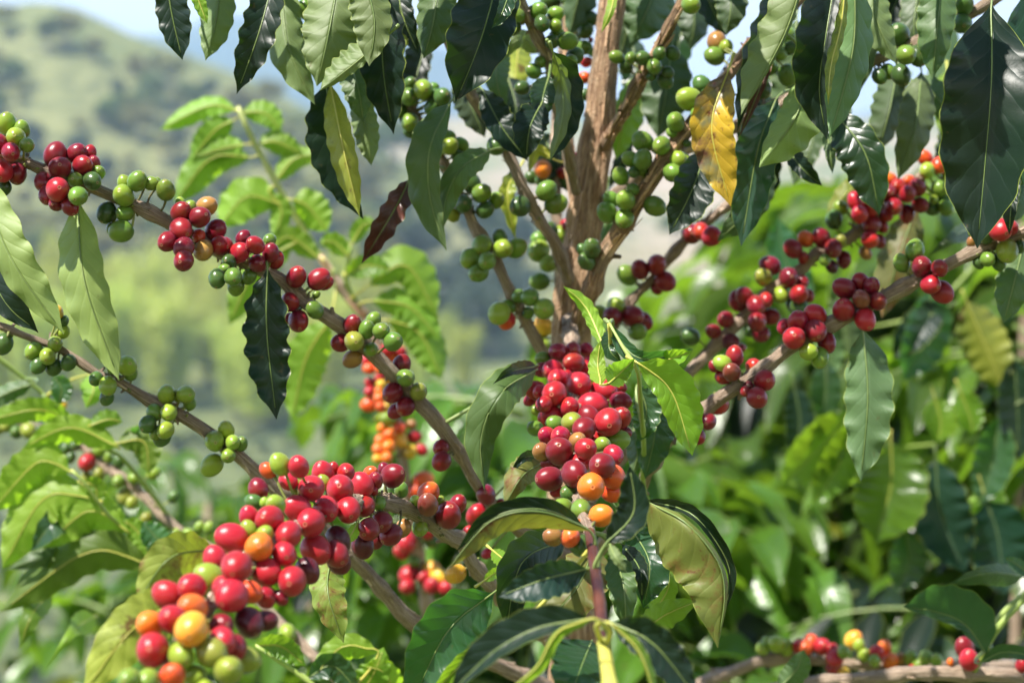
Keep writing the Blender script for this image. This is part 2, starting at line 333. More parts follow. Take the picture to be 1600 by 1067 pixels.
# ------------------------------------------------------------------ cherries
COLS = {'r': (.36, .008, .012), 'd': (.155, .004, .011), 'p': (.44, .012, .028), 'm': (.055, .003, .008), 'q': (.60, .055, .012), 'o': (.76, .20, .012),  # p is a sunlit crimson, light put into the skin colour
        'y': (.66, .44, .035), 'l': (.27, .36, .028), 'g': (.095, .19, .022), 'k': (.045, .095, .018), 'v': (.21, .21, .026), 'n': (.34, .17, .04), 'b': (.19, .055, .024)}
CH = []      # dicts
def cl(key, tile, txt, Y=None, dY=0.0, zlim=.062):
    ox, oy, s = T[tile]; b = BR[key]; out = []
    pxC = [PX(Vector(c[:3])) for c in b['C']]; pxC = np.array(pxC); Yb = b['C'][:, 1]; rb = b['C'][:, 3]
    for it in txt.split(','):
        x, y, r, c = it.split()[:4]
        u, v, r = ox+float(x)*s, oy+float(y)*s, float(r)*s
        d = np.hypot(pxC[:, 0]-u, pxC[:, 1]-v); i = int(d.argmin())
        y0 = (Y if Y else Yb[i])+dY; rm = M(r, y0)
        behind = c.isupper(); c = c.lower()
        over = d[i] < r+rb[i]*3113/Yb[i]
        if over:
            gap = (rb[i]+rm)*.97; dd = M(d[i], y0); g = math.sqrt(max(gap*gap-dd*dd, 0))
            yy = Yb[i]+dY+g if behind else min(y0, Yb[i]+dY-g)
        else: yy = y0+random.uniform(-.3, .3)*rm
        for q in out:
            if q['beh'] != behind: continue
            dist = M(math.hypot(q['u']-u, q['v']-v), yy); need = (q['r']+M(r, yy))*.93
            if dist < need: yy = min(yy, q['Y']-math.sqrt(need*need-dist*dist)) if not behind else max(yy, q['Y']+math.sqrt(need*need-dist*dist))
        yy = max(yy, y0-zlim)
        q = dict(u=u, v=v, px=r, Y=yy, r=M(r, yy), c=c, key=key, beh=behind, bi=i); out.append(q)
    CH.extend(out)
def cherry_arrays(ns=20, nr=13, var=0):
    lat = np.concatenate([[0, .03], np.linspace(.08, .9, nr-5), [.938, .957, .975, 1.0]]); nr = len(lat)
    th = np.linspace(0, 2*np.pi, ns, endpoint=False); V = np.zeros((nr, ns, 3)); UV = np.zeros((nr, ns, 2))
    for i, q in enumerate(lat):
        a = q*math.pi; rr = math.sin(a)*(1+.03*math.sin(a*2)); z = -math.cos(a)*1.13
        if q > .95: z -= .035*(q-.95)/.05
        if .945 < q < .965: z += .012
        w_ = 1+.03*np.cos(2*th+var)+.015*np.sin(3*th+2*var)
        V[i, :, 0] = rr*np.cos(th)*w_*.96; V[i, :, 1] = rr*np.sin(th)*w_; V[i, :, 2] = z*1.04
        UV[i, :, 0] = th/6.283; UV[i, :, 1] = q
    return V.reshape(-1, 3), grid_faces(nr, ns, True), UV.reshape(-1, 2)
CMESH = {}
def build_cherries(groups, limit=100):
    """groups: thing -> the largest `limit` cherries as parts of their branch, the rest one part"""
    for th in groups:
        L = [q for q in CH if BR[q['key']]['th'] is th]; L.sort(key=lambda q: -q['px'])
        rest = MB()
        for n, q in enumerate(L):
            b = BR[q['key']]; p = P(q['u'], q['v'], q['Y']); near = Vector(b['C'][q['bi']][:3])
            rs = random.Random(n*31+len(L)); ax = (p-near); ax = ax.normalized() if ax.length > 1e-6 else Vector((0, -1, 0))
            ax = (ax*1.0+Vector((rs.gauss(0, .35), rs.gauss(-.25, .35), rs.gauss(-.05, .35)))).normalized()
            rot = ax.to_track_quat('Z', 'Y'); r = q['r']*1.035
            base = p-ax*r*1.08
            if (near-p).length < .045: b['stalks'].append((near, base+ax*r*.1, .0007))
            if n < limit:
                var = rs.randrange(4); kk = (q['c'], var)
                if kk not in CMESH:
                    mb = MB(); V, F, UV = cherry_arrays(24, 15, var*1.7); c = COLS[q['c']]; j = random.Random(var+ord(q['c']))
                    c2 = {'r': 'p', 'd': 'r', 'p': 'r', 'm': 'd', 'q': 'o', 'o': 'q', 'y': 'o', 'l': 'g', 'g': 'l', 'k': 'g', 'v': 'l', 'n': 'b', 'b': 'd'}[q['c']]
                    mb.add(V, F, UV, 0, c); f = (.5+.5*V[:, 2]/1.13)[:, None]*j.uniform(.1, .75); mb.t[-1] = mb.t[-1]*(1-f)+np.array(COLS[c2])*f
                    CMESH[kk] = mb.build('cherry', [CM], as_mesh=True)
                o = bpy.data.objects.new('cherry', CMESH[kk]); COL.objects.link(o)
                o.rotation_mode = 'QUATERNION'; o.location = p; o.rotation_quaternion = rot; o.scale = (r, r, r)
                q['obj'] = o
            else:
                V, F, UV = cherry_arrays(18, 12, rs.random()*6); m = rot.to_matrix(); V = (V*r) @ np.array(m).T+np.array(p)
                j = rs.uniform(.85, 1.12); rest.add(V, F, UV, 0, tuple(x*j for x in COLS[q['c']]))
                c2 = {'r': 'd', 'd': 'r', 'p': 'r', 'm': 'd', 'q': 'o', 'o': 'q', 'y': 'o', 'l': 'g', 'g': 'l', 'k': 'g', 'v': 'l', 'n': 'b', 'b': 'd'}[q['c']]
                f = UV[:, 1:2]*rs.uniform(.05, .6); rest.t[-1] = rest.t[-1]*(1-f)+np.array(COLS[c2])*f
        if rest.v:
            o = rest.build('cherries', [CM], th); o['kind'] = 'stuff'
# ------------------------------------------------------------------ leaves
LEAVES = []
def lf(key, pts, w1, w2, side='a', mat='leaf', t1=28, t2=28, wave=.16, Y=None, tint=1.0, label=None, petiole=True):
    """pts (u, v[, dY]) base to tip; w1 lies to the left of a hanging leaf (w2 right), px; t tilt of each half towards the viewer"""
    LEAVES.append(dict(key=key, pts=pts, w1=w1, w2=w2, side=side, mat=mat, t1=t1, t2=t2, wave=wave, Y=Y, tint=tint, label=label, pet=petiole))
def build_leaf(q):
    Y = q['Y']; b = BR[q['key']]
    A = [(p[0], p[1], Y+(p[2] if len(p) > 2 else 0)) for p in q['pts']]
    n = 40; C3 = cr([tuple(P(*a)) for a in A], n)
    px = np.array([PX(Vector(c)) for c in C3]); d = np.gradient(px, axis=0); d /= np.linalg.norm(d, axis=1)[:, None]+1e-9
    # smooth the normal so that strong bends do not pinch
    nim = np.stack([-d[:, 1], d[:, 0]], -1); nim3 = np.stack([nim[:, 0], np.zeros(n), -nim[:, 1]], -1)
    dv = np.array([Vector((-c[0]*.9, -c[1], (CAMZ-c[2])*.9)).normalized() for c in C3])
    s = -1 if q['side'] == 'b' else 1
    q['wave'] *= 1.3; yo = 1.25 if q['mat'] == 'young' and Y > 1.3 else 1.0; q['w1'] *= yo; q['w2'] *= yo
    mb = MB(); seed = int(A[0][0]*7+A[0][1]*3+A[-1][0])
    tt = q['tint']; tt = tt if isinstance(tt, tuple) else (tt, tt, tt)
    leaf_geo(mb, C3, nim3, dv, M(q['w1']*1.17, Y), M(q['w2']*1.17, Y), q['t1']*s, q['t2']*s, q['wave'], seed, q['side'], tint=tt)
    mat = LM[q['mat']]
    # midrib ridge and petiole
    L = len(C3); P4 = [(*(C3[i]+dv[i]*.0002), .0006*(1-.75*i/L)) for i in range(0, L, 6)]
    if q['pet']:
        c, dist = nearest(b['C'], C3[0]); 
        if dist < .09:
            q0 = Vector(c[:3]); e = Vector(C3[0]); out = Vector(C3[0]-C3[3]).normalized()*min(dist*.4, .01)
            P4 = [(*q0, .0014), (*((q0+e)/2+out*.6), .0012)]+P4
        else: e = Vector(C3[0]); out = Vector(C3[0]-C3[3]).normalized()*.012; P4 = [(*(e+out), .0012)]+P4
    tube(mb, P4, n=26, k=6, mi=1)
    org = C3[0]; o = mb.build('leaf', [mat, YSTEM if q['mat'] in ('young', 'gold', 'yellow') else PET], b['obj'], origin=org)
    if q['label']: o['label'] = q['label']
    return o
PET = stem_mat('leaf_petiole', (.13, .20, .05), (.22, .28, .09))

# ================================================================== the coffee trees
def gz(y): return -.27*y
tree = thing('coffee_tree', (P(890, 533, 1.42).x, 1.42, gz(1.42)), 'sharp fruiting coffee tree with thick fibrous trunk and branches of red and green cherries', 'coffee tree')
TR = [(975,-260,1.44,15),(966,-120,1.43,17),(957,0,1.42,19),(944,112,1.42,21),(937,180,1.42,23),(928,245,1.42,26),(917,319,1.42,27),(909,385,1.42,29),(900,450,1.42,31),(893,519,1.43,30),(890,620,1.44,32),(892,800,1.45,34),(895,1067,1.46,36),(900,1700,1.46,40),(905,2000,1.46,44),(905,2350,1.46,50)]
branch(tree,'trunk',TR,(BARK,),'trunk',rough=.15,nodes=.03,k=48)
branch(tree,'UL',[(-90,215,1.20,7),(-30,238,1.21,8),(30,251,1.22,8),(75,268,1.22,8.5),(150,296,1.23,9),(240,336,1.23,10),(330,385,1.24,10),(436,436,1.25,10.5),(474,470,1.26,11),(519,500,1.26,11.5),(560,530,1.27,12),(612,582,1.28,12),(646,620,1.29,12),(676,650,1.29,12),(705,690,1.30,11),(725,721,1.31,9),(744,756,1.32,8.5),(790,810,1.36,9),(850,850,1.41,10),(890,870,1.44,10)],rough=.14)
branch(tree,'LL',[(-70,488,1.24,5),(0,509,1.24,5.5),(37,524,1.24,5.5),(94,545,1.24,5.5),(150,582,1.24,6),(187,597,1.24,7),(232,624,1.25,9),(285,650,1.25,9.5),(337,684,1.26,9.5),(375,714,1.26,10),(425,761,1.27,10),(455,783,1.28,10),(505,825,1.30,10),(549,870,1.31,10.5),(575,896,1.32,11),(605,929,1.33,11),(635,963,1.34,12),(690,1000,1.36,12),(780,1040,1.40,12),(885,1090,1.45,12)])
branch(tree,'LB',[(150,1180,.85,14),(215,1110,.87,13),(262,1050,.89,12.5),(310,970,.92,12),(375,895,.96,12),(440,840,1.01,12),(510,800,1.07,12),(560,786,1.12,12),(598,784,1.15,12),(628,791,1.18,12),(656,806,1.2,11.5),(679,821,1.22,12),(701,838,1.24,12),(722,847,1.26,12),(741,884,1.29,11),(779,926,1.33,11),(830,980,1.40,12),(890,1010,1.45,12)],(PALEB,),rough=.24)
branch(tree,'C',[(890,500,1.40,12),(893,560,1.33,12),(895,640,1.27,12),(900,730,1.17,11),(910,800,1.09,10),(922,838,1.05,10)])
branch(tree,'Ctip',[(921,832,1.05,8),(925,850,1.03,9),(932,900,.99,9),(938,950,.95,9.5),(944,1012,.91,10)],(PSTEM,),rough=.03,nodes=.12,label='dark purple young shoot below the central cherry bunch')
branch(tree,'Ctip2',[(943,1005,.911,10),(950,1050,.88,11.5),(958,1110,.84,13),(966,1200,.80,14)],(YSTEM,),rough=.02,nodes=.1,label='yellow end of the central shoot')
branch(tree,'RB1',[(905,900,1.44,12),(950,840,1.40,10),(1000,765,1.35,9),(1011,738,1.33,9),(1022,725,1.32,9),(1037,699,1.31,9),(1056,676,1.30,9.5),(1099,642,1.30,10),(1151,605,1.29,10.5),(1200,571,1.29,10),(1237,541,1.29,10.5),(1290,511,1.29,10),(1331,492,1.29,10),(1387,462,1.29,10),(1436,436,1.29,10),(1481,414,1.28,10),(1526,391,1.28,9.5),(1575,372,1.28,9),(1660,340,1.27,9)])
branch(tree,'RB2',[(905,800,1.46,10),(960,730,1.46,9),(1010,665,1.46,9),(1060,601,1.46,9),(1110,549,1.46,9.5),(1159,500,1.46,9.5),(1200,459,1.46,9.5),(1252,421,1.46,9),(1275,399,1.46,9),(1327,372,1.47,9),(1370,335,1.47,8),(1420,295,1.48,7),(1455,262,1.48,6),(1500,225,1.49,5),(1560,180,1.5,4)])
branch(tree,'RB3',[(915,345,1.43,9),(950,310,1.41,8),(985,285,1.40,8),(1018,262,1.39,8.5),(1060,240,1.38,8.5),(1094,224,1.38,9),(1150,197,1.37,9),(1215,165,1.36,9),(1280,132,1.35,9),(1350,101,1.34,9),(1425,71,1.33,8.5),(1489,37,1.32,8.5),(1545,5,1.31,8),(1620,-45,1.30,8)])
branch(tree,'RB4',[(893,535,1.41,12),(908,490,1.38,13),(925,450,1.36,13),(940,405,1.35,13),(974,352,1.34,13),(1011,292,1.33,12.5),(1037,251,1.33,12),(1075,202,1.33,11),(1110,152,1.34,10),(1165,85,1.35,10),(1220,28,1.36,10),(1275,-30,1.37,9)],(BARK,),rough=.16)
branch(tree,'RB5',[(940,240,1.42,9),(954,209,1.40,9),(976,174,1.38,8.5),(995,136,1.37,9.5),(1008,112,1.36,9),(1030,75,1.35,7.5),(1050,35,1.34,7),(1075,-15,1.33,6.5),(1110,-80,1.32,6)],(BARK,))
branch(tree,'RB6',[(900,600,1.46,8),(945,535,1.47,7),(981,477,1.47,7),(1011,444,1.47,7),(1049,399,1.47,7.5),(1071,376,1.47,7.5),(1120,335,1.47,7),(1190,280,1.48,6)])
branch(tree,'LB1',[(900,300,1.40,8),(880,205,1.36,8),(862,130,1.34,8.5),(861,101,1.33,8.5),(839,56,1.32,8.5),(814,4,1.31,8),(790,-60,1.30,8)],rough=.1)
branch(tree,'LB2',[(890,440,1.41,11),(869,382,1.38,9.5),(846,349,1.37,9),(820,300,1.36,8.5),(797,247,1.36,8.5),(775,202,1.36,8.5),(737,150,1.35,8.5),(700,65,1.34,7.5),(685,35,1.34,7),(640,-40,1.33,7),(600,-120,1.3,6)],rough=.1)
branch(tree,'LB3',[(880,600,1.43,9),(860,570,1.41,9),(842,541,1.40,9),(816,492,1.39,9),(790,440,1.38,8.5),(771,399,1.38,8.5),(741,354,1.38,8),(732,334,1.38,7.5),(700,270,1.38,7),(660,200,1.38,7),(640,165,1.38,6.5),(605,100,1.37,6),(560,20,1.36,5),(520,-70,1.34,5)])
branch(tree,'TT1',[(898,320,1.44,8),(893,265,1.45,8),(888,230,1.45,8),(884,150,1.46,8),(888,60,1.47,7.5),(892,-20,1.48,7),(895,-120,1.48,7)],(BARK,))
branch(tree,'TT2',[(880,560,1.5,7),(875,450,1.50,7),(870,337,1.50,7.5),(868,244,1.51,8),(872,150,1.52,7),(880,50,1.52,6)],(PALEB,))
branch(tree,'OT1',[(700,-260,1.28,8),(600,-150,1.26,7),(500,-90,1.25,7),(400,-60,1.24,6),(300,-50,1.24,5),(200,-60,1.24,4)])
branch(tree,'OT2',[(957,-200,1.40,8),(1100,-150,1.33,7),(1250,-90,1.28,7),(1400,-60,1.25,6.5),(1550,-50,1.22,6),(1700,-60,1.2,5)])
branch(tree,'OT3',[(957,-200,1.40,8),(850,-180,1.33,7),(700,-130,1.29,7),(560,-100,1.26,6)])
branch(tree,'OT4',[(-160,230,1.20,6),(-110,240,1.19,5),(-45,262,1.18,4)])

branch(tree,'YS',[(1003,775,1.35,5),(1006,700,1.28,4),(1002,640,1.215,3.5),(996,580,1.165,3),(975,545,1.165,2.6),(952,505,1.175,2)],(GSTEM,),rough=0,label='slender green side shoot beside the central bunch')
# ---- cherries of the main tree (centre x, y, radius in tile units, ripeness colour, p with painted-in sunlight)
cl('UL','A','28 515 42 l,92 540 34 g,65 575 43 l,112 605 32 g,-5 600 40 r,45 635 40 r,15 785 32 k,72 725 42 d,10 715 45 r')
cl('UL','A','375 635 27 r,390 680 30 d,230 645 48 d,320 640 40 d,410 720 30 g,345 690 42 d,250 700 47 d,180 760 40 d,315 750 33 g,385 755 38 k,200 815 40 d,235 850 32 d,292 860 38 d,240 790 50 r,325 818 40 g')
cl('UL','A','520 765 32 l,655 762 20 g,630 765 30 g,572 755 40 g,690 792 41 g,515 815 45 g,445 888 42 k,520 890 35 g,465 955 22 g,505 965 46 g')
cl('UL','A','750 850 25 l,790 865 28 l,862 860 42 n,755 885 42 d,832 905 44 d,755 955 45 d,900 960 43 d,698 1008 42 d,765 1033 42 d,915 1025 42 d,828 985 30 r,765 1088 43 d,847 1045 43 n')
cl('UL','F','5 90 35 d,80 60 32 d,65 120 42 r,190 68 28 g,130 88 38 r,215 150 35 d,195 120 36 d,140 165 38 d,20 155 30 k,0 190 25 g,105 220 30 g,-28 228 38 k,50 260 35 g,38 220 38 g')
cl('UL','F','302 220 43 d,420 245 32 d,395 230 44 d,385 295 16 g,275 325 40 d,272 395 24 d,310 405 44 d,378 358 36 g')
cl('UL','F','535 418 38 d,485 495 37 d,622 400 32 g,535 562 38 n,595 440 36 g,655 445 36 g,705 490 40 g,543 488 42 v,612 523 30 g')
cl('UL','a4','360 262 75 D,500 490 76 v,285 500 86 d,310 655 62 d,390 615 78 d,395 375 75 g')
cl('UL','a5','475 50 68 d,478 162 78 d,850 440 86 d,970 510 38 d,1050 335 40 d,775 610 88 r,705 750 50 p,860 930 45 r,920 575 35 d')
cl('LB','a5','370 430 88 q,470 490 38 l,615 520 75 d,260 492 48 l,365 525 88 b,535 610 110 d,300 720 68 l,160 720 68 n')
cl('LB','a3','600 180 42 r,850 212 50 q,940 185 42 d,880 260 55 d,870 330 32 d,685 205 62 p,530 212 78 p,885 655 55 d,985 620 72 d,925 535 72 d,790 287 76 p,1035 238 50 l,1055 320 50 g,1000 225 78 d,795 695 75 m,835 585 74 d,905 410 50 g')
cl('LB','a3','360 300 52 v,165 190 52 q,245 150 70 l,370 165 72 p,300 265 58 p,100 315 66 d,70 402 54 k,140 405 32 l,215 420 66 l,535 270 48 l,455 310 88 p,645 315 95 p,810 432 70 r,700 455 86 r,360 450 90 p,630 660 86 m,640 800 75 m,620 750 88 d,430 860 80 m,550 450 86 p')
cl('LB','a3','40 500 70 p,175 520 95 p,250 1040 50 d,150 1040 64 r,35 590 62 l,145 615 60 l,300 620 90 p,485 720 95 r,450 540 97 p,275 750 84 p,325 930 98 r,45 1000 76 q,155 870 96 p,105 700 96 o')
cl('LB','a1','580 735 78 p,540 865 95 l,640 930 82 p,690 600 98 p,722 790 103 r,265 980 96 r,425 930 94 p,690 985 108 p')
cl('LB','a2','1150 545 90 m,980 870 110 v,780 590 102 d,1010 560 120 m,900 770 95 d,790 715 116 p,180 580 112 o,535 440 122 o,370 530 116 p,700 810 122 v,840 960 122 v,160 1050 102 l,10 1040 95 l,445 840 110 l,205 790 142 r,560 1005 94 l,370 1010 108 q,530 620 145 y,640 1120 80 l',dY=-.01)
cl('C','a6','255 215 58 g,620 145 62 r,640 240 45 p,505 150 74 d,380 160 78 d,250 310 64 d,150 560 50 r,210 645 52 l,625 300 74 p,515 250 86 d,340 310 86 p,195 480 80 r,900 460 50 d,232 495 62 p,465 350 42 r,385 385 88 p,350 510 108 r,555 430 108 p,770 480 105 p,905 570 80 d,265 595 70 r,480 620 84 p,675 610 112 p',zlim=.085)
cl('C','a6','700 900 80 r,560 880 80 d,450 960 80 p,700 1010 85 r,300 930 60 r,330 1080 80 d,560 1090 90 r,780 1080 80 r,640 700 90 d,860 800 80 r,195 795 66 g,940 830 52 d,880 895 90 g,755 935 70 l,905 710 88 r,320 700 90 p,355 755 66 g,800 745 118 r,500 745 88 v,290 855 72 p,600 800 98 d,405 865 86 p,545 905 78 n,245 990 76 n,615 965 92 r,395 985 116 d,845 1020 86 p',zlim=.09)
cl('C','a7','370 360 48 r,480 380 78 k,415 500 86 g,340 740 74 n,570 810 92 k,530 640 52 o,485 740 86 q,840 370 86 q,845 240 104 q,750 145 108 d,310 255 105 d,520 215 112 d,575 510 85 g,660 320 116 o,745 560 92 o',zlim=.09)
cl('LL','E','15 500 40 k,265 405 22 k,265 450 26 l,237 370 28 y,140 530 38 g,160 590 33 k,285 578 32 k,225 598 34 k,230 500 33 l,198 552 35 l')
cl('LL','E','465 555 36 l,400 645 30 k,470 600 25 g,545 620 30 g,530 590 42 l,445 725 30 k,450 675 38 l')
cl('LL','E','790 745 28 g,745 715 25 l,695 710 38 l,775 710 38 l,645 785 35 g,675 890 35 k,650 870 30 g,615 835 36 k,690 860 35 l,703 785 36 l')
cl('LL','E','1005 915 30 g,942 858 35 l,970 910 32 l,895 905 43 l,882 1005 45 l,950 965 32 l')
cl('LB3','B','775 350 28 k,870 370 25 g,735 460 28 k,880 400 30 k,870 450 35 k,910 405 38 k,770 405 38 g,830 375 42 l,775 550 25 k,775 510 38 g,985 605 32 g,930 575 32 g,975 650 25 k,940 610 36 l')
cl('LB3','C','20 895 30 v,100 765 40 k,65 850 38 k,140 805 38 g,200 835 34 g,155 875 36 k')
cl('LB3','G','215 55 32 k,285 100 42 g,140 90 42 g,90 145 40 g,230 103 40 l,127 203 40 g,163 155 38 g')
cl('LB3','G','295 300 30 g,250 345 30 g,245 405 36 q,213 373 46 l,342 305 38 g,335 370 25 g,400 353 45 g')
cl('TT2','G','380 60 30 g,465 45 35 l,425 20 30 k,378 112 45 l,418 165 35 l,382 240 38 g,380 480 32 l,400 505 30 l,400 425 38 y,490 10 18 r')
cl('LB2','C','200 610 40 k,300 860 42 k,450 850 42 g,410 795 40 g')
cl('TT2','C','350 740 28 k,395 750 32 k,395 705 38 o,480 720 25 r,535 690 20 r,530 655 20 d,490 935 22 r,380 990 28 g,465 980 38 l')
cl('LB1','b4','110 230 65 k,150 130 60 g,480 300 60 g,440 350 60 k,470 120 65 g,470 215 55 g,330 90 70 g,360 195 70 k,570 345 78 g,630 470 70 k,600 515 58 g,340 520 50 g,285 595 62 g,190 735 58 k,450 690 48 k')
cl('TT1','b4','430 10 75 k,560 0 50 k,690 50 85 g,750 160 72 k,640 150 55 k,720 260 65 k,710 400 62 g,780 440 35 g,765 335 22 r,730 520 45 r,710 650 52 q,720 790 50 k')
cl('RB5','b5','590 20 55 k,700 20 58 k,455 60 62 k,310 130 55 k,230 50 57 g,350 60 52 g,520 210 42 k,640 245 70 k,660 180 50 k,545 130 66 g')
cl('RB5','b6','105 40 78 g')
cl('RB4','b5','935 285 62 k,975 360 45 k,940 390 38 l,690 680 42 g,835 400 100 l,725 590 80 g,905 520 60 g,910 680 32 r,820 770 32 k,605 790 76 g,450 755 82 g,345 900 64 g,440 990 52 g,375 1010 48 k,450 905 82 g,265 1040 70 g,775 920 76 l,700 1015 76 g')
cl('RB4','C','680 830 32 g,770 790 25 g,740 835 40 g,662 885 42 g,735 912 40 g,862 860 42 g,960 665 35 l')
cl('RB4','G','560 108 24 k,577 155 36 k,600 100 38 k')
cl('RB6','G','748 212 42 g,800 190 38 d,870 170 42 d,870 270 24 d,905 240 42 d')
cl('RB6','D','80 975 42 d,120 965 36 r,165 985 42 r')
cl('RB6','G','700 345 40 l,630 370 32 l,685 385 40 d,815 405 36 d,770 385 46 d,790 450 36 g')
cl('RB2','G','1010 470 36 k')
cl('RB4','b6','320 350 86 n,400 390 60 l,300 470 76 g,195 705 72 k,905 300 78 g,920 120 68 g,770 430 66 v,930 400 62 k,850 450 52 g,750 560 76 g,700 750 82 k,680 660 62 g,600 880 55 k,910 630 86 g',Y=1.38)
cl('RB3','D','945 145 46 k,1025 235 42 k,975 230 42 g,900 300 32 g,865 320 32 k,955 315 42 k,1210 100 42 k,1215 20 42 k')
cl('OT3','B','340 40 38 g,770 95 25 k,945 75 32 k,990 65 32 g',Y=1.3)
cl('RB2','b1','330 700 35 d,268 660 56 m,230 510 56 d,148 588 50 d')
cl('RB2','b1','310 385 62 d,355 350 58 d,500 380 50 r,530 490 55 d,395 590 38 k,465 605 58 d,435 415 65 d,440 525 64 d')
cl('RB2','b1','525 150 64 d,480 225 56 v,740 255 45 d,780 350 42 d,650 230 68 d,690 410 58 k,720 425 60 k,720 340 60 r,598 345 55 l')
cl('RB2','b2','235 780 40 d,165 720 60 d,250 655 52 q,355 645 60 d,485 670 46 v,425 840 42 m,505 795 52 d,435 720 62 d,380 795 40 g')
cl('RB2','b2','485 445 45 l,440 525 58 k,690 660 40 d,740 670 46 d,760 570 42 d,650 750 42 n,690 560 62 d,685 455 54 r,590 405 62 p,610 490 58 p,680 660 57 p')
cl('RB2','b3','170 260 48 q,300 270 42 q,230 310 58 r,150 500 42 r,405 115 50 q,590 170 40 y,505 165 56 q,420 200 52 l,590 345 46 r,550 260 44 l,520 400 52 k,545 450 50 g,450 455 45 k,505 320 52 g,465 395 32 l,375 430 54 d,355 310 62 d,160 355 58 d,285 490 56 d,200 440 58 r,290 355 58 r')
cl('RB1','b1','415 820 52 R,155 820 38 d,215 890 50 d,290 755 64 d,208 800 56 l,270 860 60 b,380 960 42 m,360 990 36 d,490 915 72 d,440 1030 72 d')
cl('RB1','H','190 750 45 R,85 720 22 r,95 745 22 g,100 795 32 r,150 823 36 d,98 880 38 d')
cl('RB1','b1','620 555 50 r,825 480 72 r,905 665 66 d,855 765 66 g,710 525 70 r,830 585 74 d,685 630 76 r,783 725 56 l')
cl('RB1','H','785 245 38 d,832 258 36 d,717 268 44 d,857 322 38 d,715 357 46 d,805 398 46 r,788 313 38 b')
cl('RB1','b3','340 730 65 g,250 815 56 g,505 850 58 d,520 1010 72 d,385 840 70 d,445 960 64 r')
cl('RB1','b3','760 520 42 r,850 540 44 r,745 610 50 g,810 620 62 k,715 675 32 n,765 815 38 k,900 810 52 k,1040 710 38 k,975 580 52 r,910 595 76 r,825 790 50 g,955 735 76 v')
cl('RB1','b3','1180 640 60 d,1230 600 60 d,1200 700 60 g')

# ---- leaves of the main tree
lf('OT1',[(258,-50),(268,20),(285,94)],23,27,'a','dark',Y=1.22)
lf('OT1',[(345,-60,.01),(338,30),(321,95)],25,26,'b','pale',Y=1.24,label='pale hanging leaf with a browned tip')
lf('OT1',[(298,-40),(310,0),(324,38)],10,10,'b','young',Y=1.20)
lf('OT1',[(432,-50,.02),(405,50),(370,147)],28,26,'a','dark',Y=1.22,wave=.26)
lf('OT1',[(438,-50,.03),(450,70),(492,164)],32,26,'b','pale',Y=1.26)
lf('OT3',[(535,-60,.02),(512,60),(495,135)],42,46,'b','pale',Y=1.22,t1=20,t2=30)
lf('OT3',[(600,60,0),(560,95),(500,142)],26,10,'b','pale',Y=1.19,t1=40,t2=30,wave=.3)
lf('OT3',[(560,-60,.01),(585,30),(577,104)],34,26,'b','pale',Y=1.18)
lf('OT3',[(600,-40,.02),(598,100),(615,210)],34,33,'a','dark',Y=1.25,wave=.22)
lf('LB2',[(652,60,.05),(628,70),(618,130),(615,195)],12,7,'b','gold',Y=1.27,t1=45)
lf('LB3',[(512,122,.02),(520,230),(568,343)],36,16,'a','dark',Y=1.27,wave=.22)
lf('LB3',[(516,130,.02),(538,240),(562,338)],22,18,'b','gold',Y=1.24,t1=50,t2=40)
lf('OT3',[(545,90,.02),(560,140),(568,192)],24,20,'b','leaf',Y=1.26)
lf('OT3',[(560,140,.01),(572,200),(580,259)],20,19,'b','pale',Y=1.28)
lf('OT3',[(688,-60,.02),(678,30),(662,92)],27,32,'b','leaf',Y=1.25)
lf('LB2',[(785,-60,.03),(752,60),(712,160)],52,44,'a','dark',Y=1.20,wave=.14)
lf('LB2',[(805,-40,.02),(785,20),(768,45)],10,14,'a','leaf',Y=1.18)
lf('LB2',[(705,158,.03),(672,230),(672,310),(698,392)],32,18,'b','leaf',Y=1.27,t1=35,t2=20)
lf('LB2',[(768,234,.04),(722,262),(697,310),(690,362)],18,22,'b','leaf',Y=1.29,t1=40,t2=25)
lf('LB3',[(642,278,.02),(612,335),(565,412)],18,18,'a','brown',Y=1.29,wave=.3,t1=48,t2=48,label='dried brown curled leaf')
lf('LB2',[(752,138,.02),(785,200),(825,252)],20,24,'a','dark',Y=1.31)
lf('LB1',[(842,84,.04),(815,60),(790,92)],14,14,'b','pale',Y=1.36)
lf('LB1',[(812,60,.05),(805,120),(798,180)],26,22,'b','gold',Y=1.50,label='backlit yellow green leaf')
lf('LB1',[(785,70,.04),(775,120),(790,178)],18,20,'b','leaf',Y=1.40)
lf('LB1',[(858,118,.02),(848,155),(848,190)],20,20,'a','leaf',Y=1.29)
lf('LB1',[(848,158,.02),(828,200),(822,250)],26,24,'a','dark',Y=1.27)
lf('LB1',[(863,80,-.02),(880,120),(882,180),(860,252)],10,27,'a','dark',Y=1.25,t1=30,t2=20)
lf('LB1',[(864,82,-.03),(878,130),(878,190),(858,254)],12,12,'b','pale',Y=1.235,t1=50,t2=40,wave=.3)
lf('TT1',[(962,-22,.02),(955,15),(940,52)],8,6,'b','young',Y=1.30)
lf('LB2',[(812,262,.03),(793,300),(805,374)],12,12,'a','gold',Y=1.42,wave=.35)
lf('TT1',[(866,250,.0),(840,235),(826,270)],8,8,'b','gold',Y=1.42)
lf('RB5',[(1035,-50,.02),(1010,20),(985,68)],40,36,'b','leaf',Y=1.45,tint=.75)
lf('RB5',[(1050,70,.02),(1040,150),(1028,216)],40,36,'b','leaf',Y=1.46,tint=.6)  # shade on this leaf put into its low tint
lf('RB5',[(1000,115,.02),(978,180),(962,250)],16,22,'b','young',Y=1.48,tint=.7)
lf('RB5',[(985,205,.02),(972,250),(952,295)],12,11,'a','dark',Y=1.5)
lf('RB5',[(950,300),(948,345),(935,395)],12,10,'b','leaf',Y=1.52)
